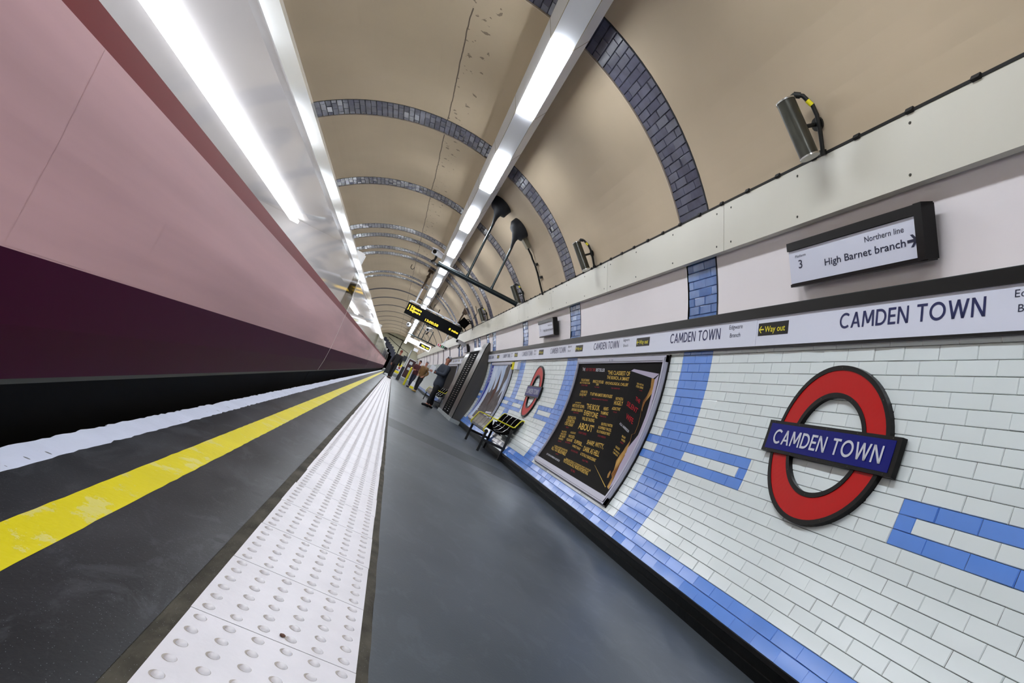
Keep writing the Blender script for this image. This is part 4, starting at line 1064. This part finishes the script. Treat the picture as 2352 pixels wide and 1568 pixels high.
for ci, (a, b) in enumerate(CARS):
    mb = MB()
    band_sheet(mb, .17, .53, a, b, 1); band_sheet(mb, .53, 1.06, a, b, 0); band_sheet(mb, 1.06, 1.13, a, b, 2)
    band_sheet(mb, 1.66, 2.06, a, b, 3, n=10)
    roof = PROF[11:]+[(-4.5-x, z) for x, z in reversed(PROF[11:-1])]
    for p, q in zip(roof, roof[1:]): mb.face([(p[0],a,p[1]),(p[0],b,p[1]),(q[0],b,q[1]),(q[0],a,q[1])], 3, True)
    far = [(-4.5-x, z) for x, z in PROF]
    for p, q in zip(far, far[1:]): mb.face([(p[0],a,p[1]),(p[0],b,p[1]),(q[0],b,q[1]),(q[0],a,q[1])], 0 if p[1] < 1.1 else 3, True)
    outline = [(x, z) for x, z in PROF]+[(-4.5-x, z) for x, z in reversed(PROF[:-1])]
    for yy in (a, b): mb.face([(x, yy, z) for x, z in outline], 3)
    # underside and inside skin
    mb.box(-3.5, -1.0, a, b, .15, .17, 4)
    # window posts are few and slim: the glazing reads as one long band
    body = put(train, mb.build('carriage', ['train_rose', 'train_plum', 'train_red', 'train_cream', 'train_under']))
    mb = MB(); band_sheet(mb, 1.13, 1.66, a+.05, b-.05, 0, inset=.004)
    sub(body, mb.build('window_band', ['train_glass']))
    mb = MB()
    for yy in (a+.02, b-.06): band_sheet(mb, 1.13, 1.66, yy, yy+.05, 0)
    sub(body, mb.build('window_post', ['train_cream']))
    # double doors: slightly redder leaves with fine seams
    for k in range(3):
        c = a+2.6+5.5*k
        for s_ in (0, 1):
            mb = MB(); ya_ = c+.78*s_
            zs = [.20, .53]
            band_sheet(mb, .535, 1.055, ya_+.001, ya_+.779, 0, inset=-.0005)
            sub(body, mb.build('door', ['train_rose_door']))
    # interior: back wall, floor, ceiling, lamp strips
    mb = MB(); mb.box(-3.45, -3.40, a+.1, b-.1, .6, 2.1); mb.box(-3.4, -1.1, a+.1, b-.1, .58, .6); mb.box(-3.3, -1.25, a+.1, b-.1, 2.0, 2.02)
    mb.box(-1.22, -1.03, a+.1, b-.1, .6, 1.12); mb.box(-3.4, -1.1, a+.06, a+.1, .6, 2.0); mb.box(-3.4, -1.1, b-.1, b-.06, .6, 2.0)
    sub(body, mb.build('saloon_lining', ['train_inside']))
    mb = MB(); mb.box(-2.22, -2.10, a+.3, b-.3, 1.92, 1.96)
    sub(body, mb.build('saloon_lamp', ['train_lamp']))
    mb = MB(); mb.box(-1.2, -1.05, a, b, -.95, .15); mb.box(-3.4, -3.2, a, b, -.95, .15)
    sub(body, mb.build('underframe', ['train_under']))
    mb = MB(); mb.box(-.99, -.955, a, b, .150, .168); sub(body, mb.build('sill_rail', ['train_rail']))
for (a, b), (c, d) in zip(CARS, CARS[1:]):
    mb = MB(); mb.prism([(x-.006 if x > -2.25 else x+.006, z) for x, z in [(x, z) for x, z in PROF]+[(-4.5-x, z) for x, z in reversed(PROF[:-1])]], b, c, 0)
    put(train, mb.build('gangway', ['train_rose_door']))
# ------------------------------------------------------------------ end of the platform
ew = MB()
def zarc(x): return ZC+math.sqrt(max(0, R*R-(x-XC)**2))
xs_ = [-3.86+.25*i for i in range(26)]
pc_, pr_ = (-2.25, .75), 1.95
def zport(x):
    d = pr_**2-(x-pc_[0])**2
    return pc_[1]+math.sqrt(d) if d > 0 else -1.2
for x0_, x1_ in zip(xs_, xs_[1:]):
    if x0_ > 2.5: break
    zb0 = zport(x0_) if x0_ < -.32 else 0; zb1 = zport(x1_) if x1_ < -.32 else 0
    ew.face([(x0_, Y1, zb0), (x1_, Y1, zb1), (x1_, Y1, max(zb1, zarc(x1_)+.1)), (x0_, Y1, max(zb0, zarc(x0_)+.1))], 0)
struct(ew.build('wall_end', ['end_wall_paint']))
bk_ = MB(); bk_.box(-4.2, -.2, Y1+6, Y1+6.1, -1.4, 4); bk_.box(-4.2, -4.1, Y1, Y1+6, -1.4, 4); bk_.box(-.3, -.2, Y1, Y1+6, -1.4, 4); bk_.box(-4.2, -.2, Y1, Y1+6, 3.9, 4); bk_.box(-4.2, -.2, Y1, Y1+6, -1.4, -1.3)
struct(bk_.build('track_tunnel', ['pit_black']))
bb = MB(); bb.face([(-4, Y0, -1.4), (3, Y0, -1.4), (3, Y0, 4.6), (-4, Y0, 4.6)], 0); struct(bb.build('wall_back', ['end_wall_paint']))
# stepped dark blue tiles round the track portal
st = MB()
steps = [(-2.3,-2.0,3.45),(-2.0,-1.7,3.32),(-1.7,-1.42,3.15),(-1.42,-1.15,3.0),(-1.15,-.85,2.85),(-.85,-.6,2.62),(-.6,-.38,2.4),(-.38,-.2,2.1),(-.2,.0,1.8),(0,.12,1.5)]
for a, b, z in steps:
    zb = max(zport(b) if b < -.32 else 0, 0.0); st.box(a, b, Y1-.03, Y1-.002, zb, z)
struct(st.build('trim_portal', ['portal_blue']))
rp = MB(); rp.box(-.75, FX1, 62, Y1, 0, .26); struct(rp.build('floor_raised_end', ['concrete_light']))
root = empty('door_maroon', (1.8, Y1-.05, .28), 'dark maroon door with pale frame in the end wall', 'door')
mb = MB(); mb.box(1.32, 2.15, Y1-.08, Y1-.03, .28, 2.42); put(root, mb.build('door_leaf', ['door_maroon']))
mb = MB(); mb.box(1.22, 1.32, Y1-.10, Y1-.02, .28, 2.50); mb.box(2.15, 2.25, Y1-.10, Y1-.02, .28, 2.50); mb.box(1.22, 2.25, Y1-.10, Y1-.02, 2.42, 2.50); put(root, mb.build('door_frame', ['plastic_white']))
mb = MB(); mb.box(1.5, 1.85, Y1-.09, Y1-.08, 1.85, 2.2); put(root, mb.build('door_notice', ['paper']))
mb = MB(); mb.box(1.55, 1.9, Y1-.09, Y1-.08, 1.2, 1.5); put(root, mb.build('door_notice', ['paper']))
mb = MB(); mb.tube([(1.08, Y1-.1, .26), (1.08, Y1-.1, 3.4)], .06, 10, 0)
o = mb.build('riser_pipe', ['plastic_white']); tag(o, 'pale pipe running up the end wall beside the maroon door', 'pipe')
mb = MB(); mb.box(.55, 1.0, Y1-.25, Y1-.02, 1.9, 2.5); o = mb.build('equipment_box', ['cone_black']); tag(o, 'dark equipment box on the end wall beside the pale pipes', 'equipment box')
mb = MB(); mb.box(.2, .5, Y1-.3, Y1-.02, 1.5, 2.1); o = mb.build('equipment_box', ['cone_black']); tag(o, 'lower dark equipment box on the end wall nearer the tunnel mouth', 'equipment box')
mb = MB(); mb.tube([(-1.9, Y1-.05, 3.62), (-1.0, Y1-.05, 3.3), (0.0, Y1-.05, 3.05), (.85, Y1-.05, 2.9), (.9, Y1-.05, 2.3)], .03, 8, 0); o = mb.build('wall_cable', ['cable_black']); tag(o, 'black cable looping across the end wall above the portal', 'cable')
# gate with warning board at the platform end
root = empty('platform_gate', (.25, 50, 0), 'dark barrier with yellow and white warning board at the platform end', 'gate')
mb = MB(); mb.box(-.42, .24, 50, 50.1, .12, 1.20); mb.box(-.42, -.36, 50, 50.1, 0, .2); mb.box(.2, .26, 50, 50.1, 0, .2); mb.box(.6, .85, 50, 50.1, 0, 1.1); put(root, mb.build('barrier_panel', ['cone_black']))
mb = MB(); mb.box(.22, .62, 49.93, 49.98, .42, 1.18, 0); mb.box(.24, .60, 49.92, 49.93, .98, 1.16, 1); mb.box(.24, .60, 49.92, 49.93, .44, .62, 1); mb.box(.40, .56, 49.92, 49.93, .80, .94, 2)
mb.box(.26, .50, 49.92, 49.93, .66, .72, 3)
put(root, mb.build('warning_board', ['plastic_white', 'sign_yellow', 'sign_red', 'ink_navy']))
# yellow bollard
root = empty('yellow_bollard', (1.11, 42, 0), 'yellow post standing on the platform beyond the brown-jacketed person', 'post')
mb = MB(); mb.tube([(1.11, 42, 0), (1.11, 42, 1.14)], .07, 16, 0); put(root, mb.build('post', ['bench_yellow']))
mb = MB(); mb.tube([(1.11, 42, 1.14), (1.11, 42, 1.20), (1.15, 42, 1.24)], .05, 12, 0, radii=[.075,.06,.02]); put(root, mb.build('post_cap', ['sign_yellow']))

# ------------------------------------------------------------------ people
def skinned(name, verts, edges, radii, material, parent, levels=2, flat=None):
    me = bpy.data.meshes.new(name); me.from_pydata(verts, edges, []); ob = bpy.data.objects.new(name, me); COL.objects.link(ob)
    sk = ob.modifiers.new('s', 'SKIN'); sk.use_smooth_shade = True
    for i, r_ in enumerate(radii):
        rr = r_ if isinstance(r_, tuple) else (r_, r_); me.skin_vertices[0].data[i].radius = rr
    me.skin_vertices[0].data[0].use_root = True
    sb = ob.modifiers.new('b', 'SUBSURF'); sb.levels = levels; sb.render_levels = levels
    dg = bpy.context.evaluated_depsgraph_get(); ev = ob.evaluated_get(dg)
    nm = bpy.data.meshes.new_from_object(ev); bpy.data.objects.remove(ob); bpy.data.meshes.remove(me)
    nm.materials.clear(); nm.materials.append(MATS[material])
    for p in nm.polygons: p.use_smooth = True
    o = bpy.data.objects.new(name, nm); COL.objects.link(o); o.parent = parent
    return o
def person(loc, rotz, H, label, top, trousers, hair, shoes, arms='down', long_coat=False, cap=None, lean=0.0, stride=.12, hair_long=False, extra=None):
    """figure facing -y in its own space, feet at z=0"""
    root = empty('person', loc, label, 'person'); root.rotation_euler = (0, 0, rotz); k = H/1.75
    V = lambda x, y, z: (x*k, y*k, z*k)
    L = lean
    J = dict(pel=V(0,0,.93), wai=V(0,-L*.3,1.08), che=V(0,-L*.8,1.30), nk=V(0,-L,1.48), nk2=V(0,-L*1.1,1.55))
    hip = {s: V(.09*s,0,.88) for s in (1,-1)}; kn = {s: V(.10*s,-.03-stride*s*.5,.49) for s in (1,-1)}; an = {s: V(.10*s,.03-stride*s,.09) for s in (1,-1)}; toe = {s: V(.12*s,-.14-stride*s,.035) for s in (1,-1)}
    sh = {s: V(.185*s,-L*.95,1.43) for s in (1,-1)}
    if arms == 'down': el = {s: V(.25*s,.02-L*.6,1.15) for s in (1,-1)}; wr = {s: V(.26*s,-.08-L*.3,.90) for s in (1,-1)}
    elif arms == 'pockets': el = {s: V(.30*s,.07-L*.6,1.17) for s in (1,-1)}; wr = {s: V(.19*s,-.10,.97) for s in (1,-1)}
    else: el = {s: V(.24*s,-.06-L,1.15) for s in (1,-1)}; wr = {s: V(.10*s,-.32-L,1.12) for s in (1,-1)}
    # body: one continuous surface
    vs = [J['pel'], J['wai'], J['che'], J['nk'], J['nk2'], hip[1], hip[-1], kn[1], kn[-1], an[1], an[-1], toe[1], toe[-1], sh[1], sh[-1], el[1], el[-1], wr[1], wr[-1]]
    es = [(0,1),(1,2),(2,3),(3,4),(0,5),(0,6),(5,7),(6,8),(7,9),(8,10),(9,11),(10,12),(2,13),(2,14),(13,15),(14,16),(15,17),(16,18)]
    rd = [(.15,.11),(.13,.10),(.155,.11),.055,.055,.09,.09,.06,.06,.04,.04,.03,.03,.06,.06,.045,.045,.03,.03]
    # head grown from the neck
    hc = (J['nk2'][0], J['nk2'][1]-.015*k, J['nk2'][2]+.115*k)
    vs += [(hc[0], hc[1]+.01*k, hc[2]-.03*k), (hc[0], hc[1]+.012*k, hc[2]+.07*k)]; es += [(4,19),(19,20)]; rd += [(.072,.09),(.070,.088)]
    # hands: palm with fingers and thumb on each side
    for s in (1, -1):
        w = Vector(wr[s]); e = Vector(el[s]); d = (w-e).normalized(); base = len(vs)
        sd = d.cross(Vector((0,1,0))).normalized()
        palm = w+d*.06*k; vs.append(tuple(palm)); es.append((17 if s == 1 else 18, base)); rd.append((.036,.02))
        for fi in range(4):
            o_ = sd*(fi-1.5)*.019*k; ln = (.062,.075,.07,.052)[fi]*k
            p1 = palm+d*.035*k+o_; p2 = p1+d*ln*.55+Vector((0,-.006*k,0)); p3 = p2+d*ln*.5+Vector((0,-.018*k,0))
            b0 = len(vs); vs += [tuple(p1), tuple(p2), tuple(p3)]; es += [(base,b0),(b0,b0+1),(b0+1,b0+2)]; rd += [.009,.0085,.007]
        t1_ = palm-d*.02*k+sd*.035*k*s; t2_ = t1_+d*.04*k+sd*.012*k*s; b0 = len(vs); vs += [tuple(t1_), tuple(t2_)]; es += [(base,b0),(b0,b0+1)]; rd += [.011,.009]
    rd = [tuple(q*k for q in r_) if isinstance(r_, tuple) else r_*k for r_ in rd]
    skinned('body', vs, es, rd, 'skin', root, 2)
    # face: nose, eyes, mouth, ears
    mb = MB(); fy = hc[1]-.078*k
    mb.tube([(hc[0], fy+.012*k, hc[2]+.035*k), (hc[0], fy-.014*k, hc[2]+.0*k), (hc[0], fy+.004*k, hc[2]-.008*k)], .010*k, 8, 0, radii=[.006*k,.013*k,.008*k])
    for s in (1, -1): mb.tube([(hc[0]+s*.072*k, hc[1]+.02*k, hc[2]+.03*k), (hc[0]+s*.085*k, hc[1]+.03*k, hc[2]+.01*k), (hc[0]+s*.074*k, hc[1]+.02*k, hc[2]-.015*k)], .011*k, 8, 0)
    for s in (1, -1): mb.tube([(hc[0]+s*.028*k, fy+.024*k, hc[2]+.033*k), (hc[0]+s*.028*k, fy+.012*k, hc[2]+.033*k)], .0055*k, 8, 1)
    mb.tube([(hc[0]-.022*k, fy+.008*k, hc[2]-.036*k), (hc[0], fy+.0*k, hc[2]-.038*k), (hc[0]+.022*k, fy+.008*k, hc[2]-.036*k)], .005*k, 6, 2)
    fo = mb.build('face_features', ['skin', 'hair_dark', 'cloth_maroon'], root)
    # hair or cap
    bm = bmesh.new(); bmesh.ops.create_uvsphere(bm, u_segments=18, v_segments=12, radius=1)
    for v in list(bm.verts):
        if (v.co.z < -.1 and v.co.y < .3) or v.co.z < -.62 or (v.co.y < -.62 and v.co.z < .42): bm.verts.remove(v)
    for v in bm.verts: v.co = Vector((v.co.x*.079*k, v.co.y*.096*k+.016*k, v.co.z*.098*k+.040*k))+Vector(hc)
    me = bpy.data.meshes.new('hair'); bm.to_mesh(me); bm.free(); me.materials.append(MATS[hair])
    for p in me.polygons: p.use_smooth = True
    ho = bpy.data.objects.new('hair', me); COL.objects.link(ho); ho.parent = root
    ho.modifiers.new('t', 'SOLIDIFY').thickness = .012
    # jacket
    hem = .62 if long_coat else .80
    jv = [V(0,0,hem+.02), J['wai'], J['che'], V(0,-L,1.475), sh[1], sh[-1], el[1], el[-1], wr[1], wr[-1], V(0,0,.95)]
    je = [(0,10),(10,1),(1,2),(2,3),(2,4),(2,5),(4,6),(5,7),(6,8),(7,9)]
    jr = [(.205,.165) if not long_coat else (.24,.20),(.18,.145),(.20,.145),.075,.09,.09,.074,.074,.056,.056,(.205,.165)]
    jr = [tuple(q*k for q in r_) if isinstance(r_, tuple) else r_*k for r_ in jr]
    skinned('jacket', jv, je, jr, top, root, 2)
    tv = [V(0,0,.95), V(0,0,.90), hip[1], hip[-1], kn[1], kn[-1], an[1], an[-1]]
    te = [(0,1),(1,2),(1,3),(2,4),(3,5),(4,6),(5,7)]
    tr2 = [(.175,.14),(.17,.14),.112,.105,.078,.078,.062,.062]; tr2 = [tuple(q*k for q in r_) if isinstance(r_, tuple) else r_*k for r_ in tr2]
    skinned('trousers', tv, te, tr2, trousers, root, 2)
    for s in (1, -1):
        a = Vector(an[s]); t = Vector(toe[s])
        mb = MB(); h = a+Vector((0,.06*k,0)); h.z = .035*k; mb.tube([h+Vector((0,.02*k,.02*k)), h, (h+t)/2+Vector((0,0,.02*k)), t+Vector((0,-.02*k,0)), t+Vector((0,-.05*k,-.005*k))], .045*k, 10, 0, radii=[.02*k,.036*k,.045*k,.038*k,.018*k])
        mb.build('shoe', [shoes], root)
    return root
pd = person((1.62, 22.0, 0), math.radians(-62), 1.80, 'person in dark slate coat and black trousers holding papers, standing beside the steel cabinet', 'cloth_slate', 'cloth_black', 'hair_grey', 'cloth_black', arms='hold', long_coat=True, lean=.05, stride=.14)
pp = MB(); pm = Matrix.Translation((1.62, 22, 0)) @ Matrix.Rotation(math.radians(-62), 4, 'Z')
pp.box(-.17, .0, -.47, -.46, 1.06, 1.34, 0, pm); pp.box(.02, .16, -.475, -.465, 1.08, 1.33, 0, pm)
o = pp.build('newspaper', ['paper']); tag(o, 'white papers held open by the person in the dark slate coat', 'newspaper')
person((1.66, 36.6, 0), math.radians(-40), 1.78, 'grey-haired person in brown jacket and black trousers standing by the far bench', 'cloth_brown', 'cloth_black', 'hair_grey', 'shoe_tan', arms='pockets', lean=.06, stride=.10)
person((1.42, 41.0, 0), math.radians(-30), 1.80, 'person in maroon jacket and dark jeans half hidden behind the brown jacket', 'cloth_maroon', 'cloth_denim', 'hair_dark', 'cloth_black', arms='hold', lean=.03)
person((.06, 40.5, 0), math.radians(160), 1.84, 'person in black clothes with reddish hair walking near the train at the far platform end', 'cloth_black', 'cloth_black', 'hair_red', 'cloth_black', arms='down', lean=.04, stride=.16)
root = empty('shopping_bag', (1.55, 40.2, 0), 'white and yellow carrier bag on the floor between two people', 'bag')
mb = MB(); mb.mesh([(1.42,40,0.02),(1.70,40,0.02),(1.70,40.2,.02),(1.42,40.2,.02),(1.47,40.05,.48),(1.66,40.05,.45),(1.66,40.12,.45),(1.47,40.12,.48)], [(0,1,5,4),(1,2,6,5),(2,3,7,6),(3,0,4,7),(0,3,2,1)], 0); put(root, mb.build('bag_body', ['plastic_white']))
mb = MB(); mb.box(1.44, 1.68, 39.985, 39.998, .03, .18); put(root, mb.build('yellow_print', ['sign_yellow']))
mb = MB(); mb.tube([(1.50,40.08,.46),(1.52,40.08,.58),(1.60,40.08,.58),(1.62,40.08,.45)], .008, 6, 0); put(root, mb.build('bag_handle', ['plastic_white']))
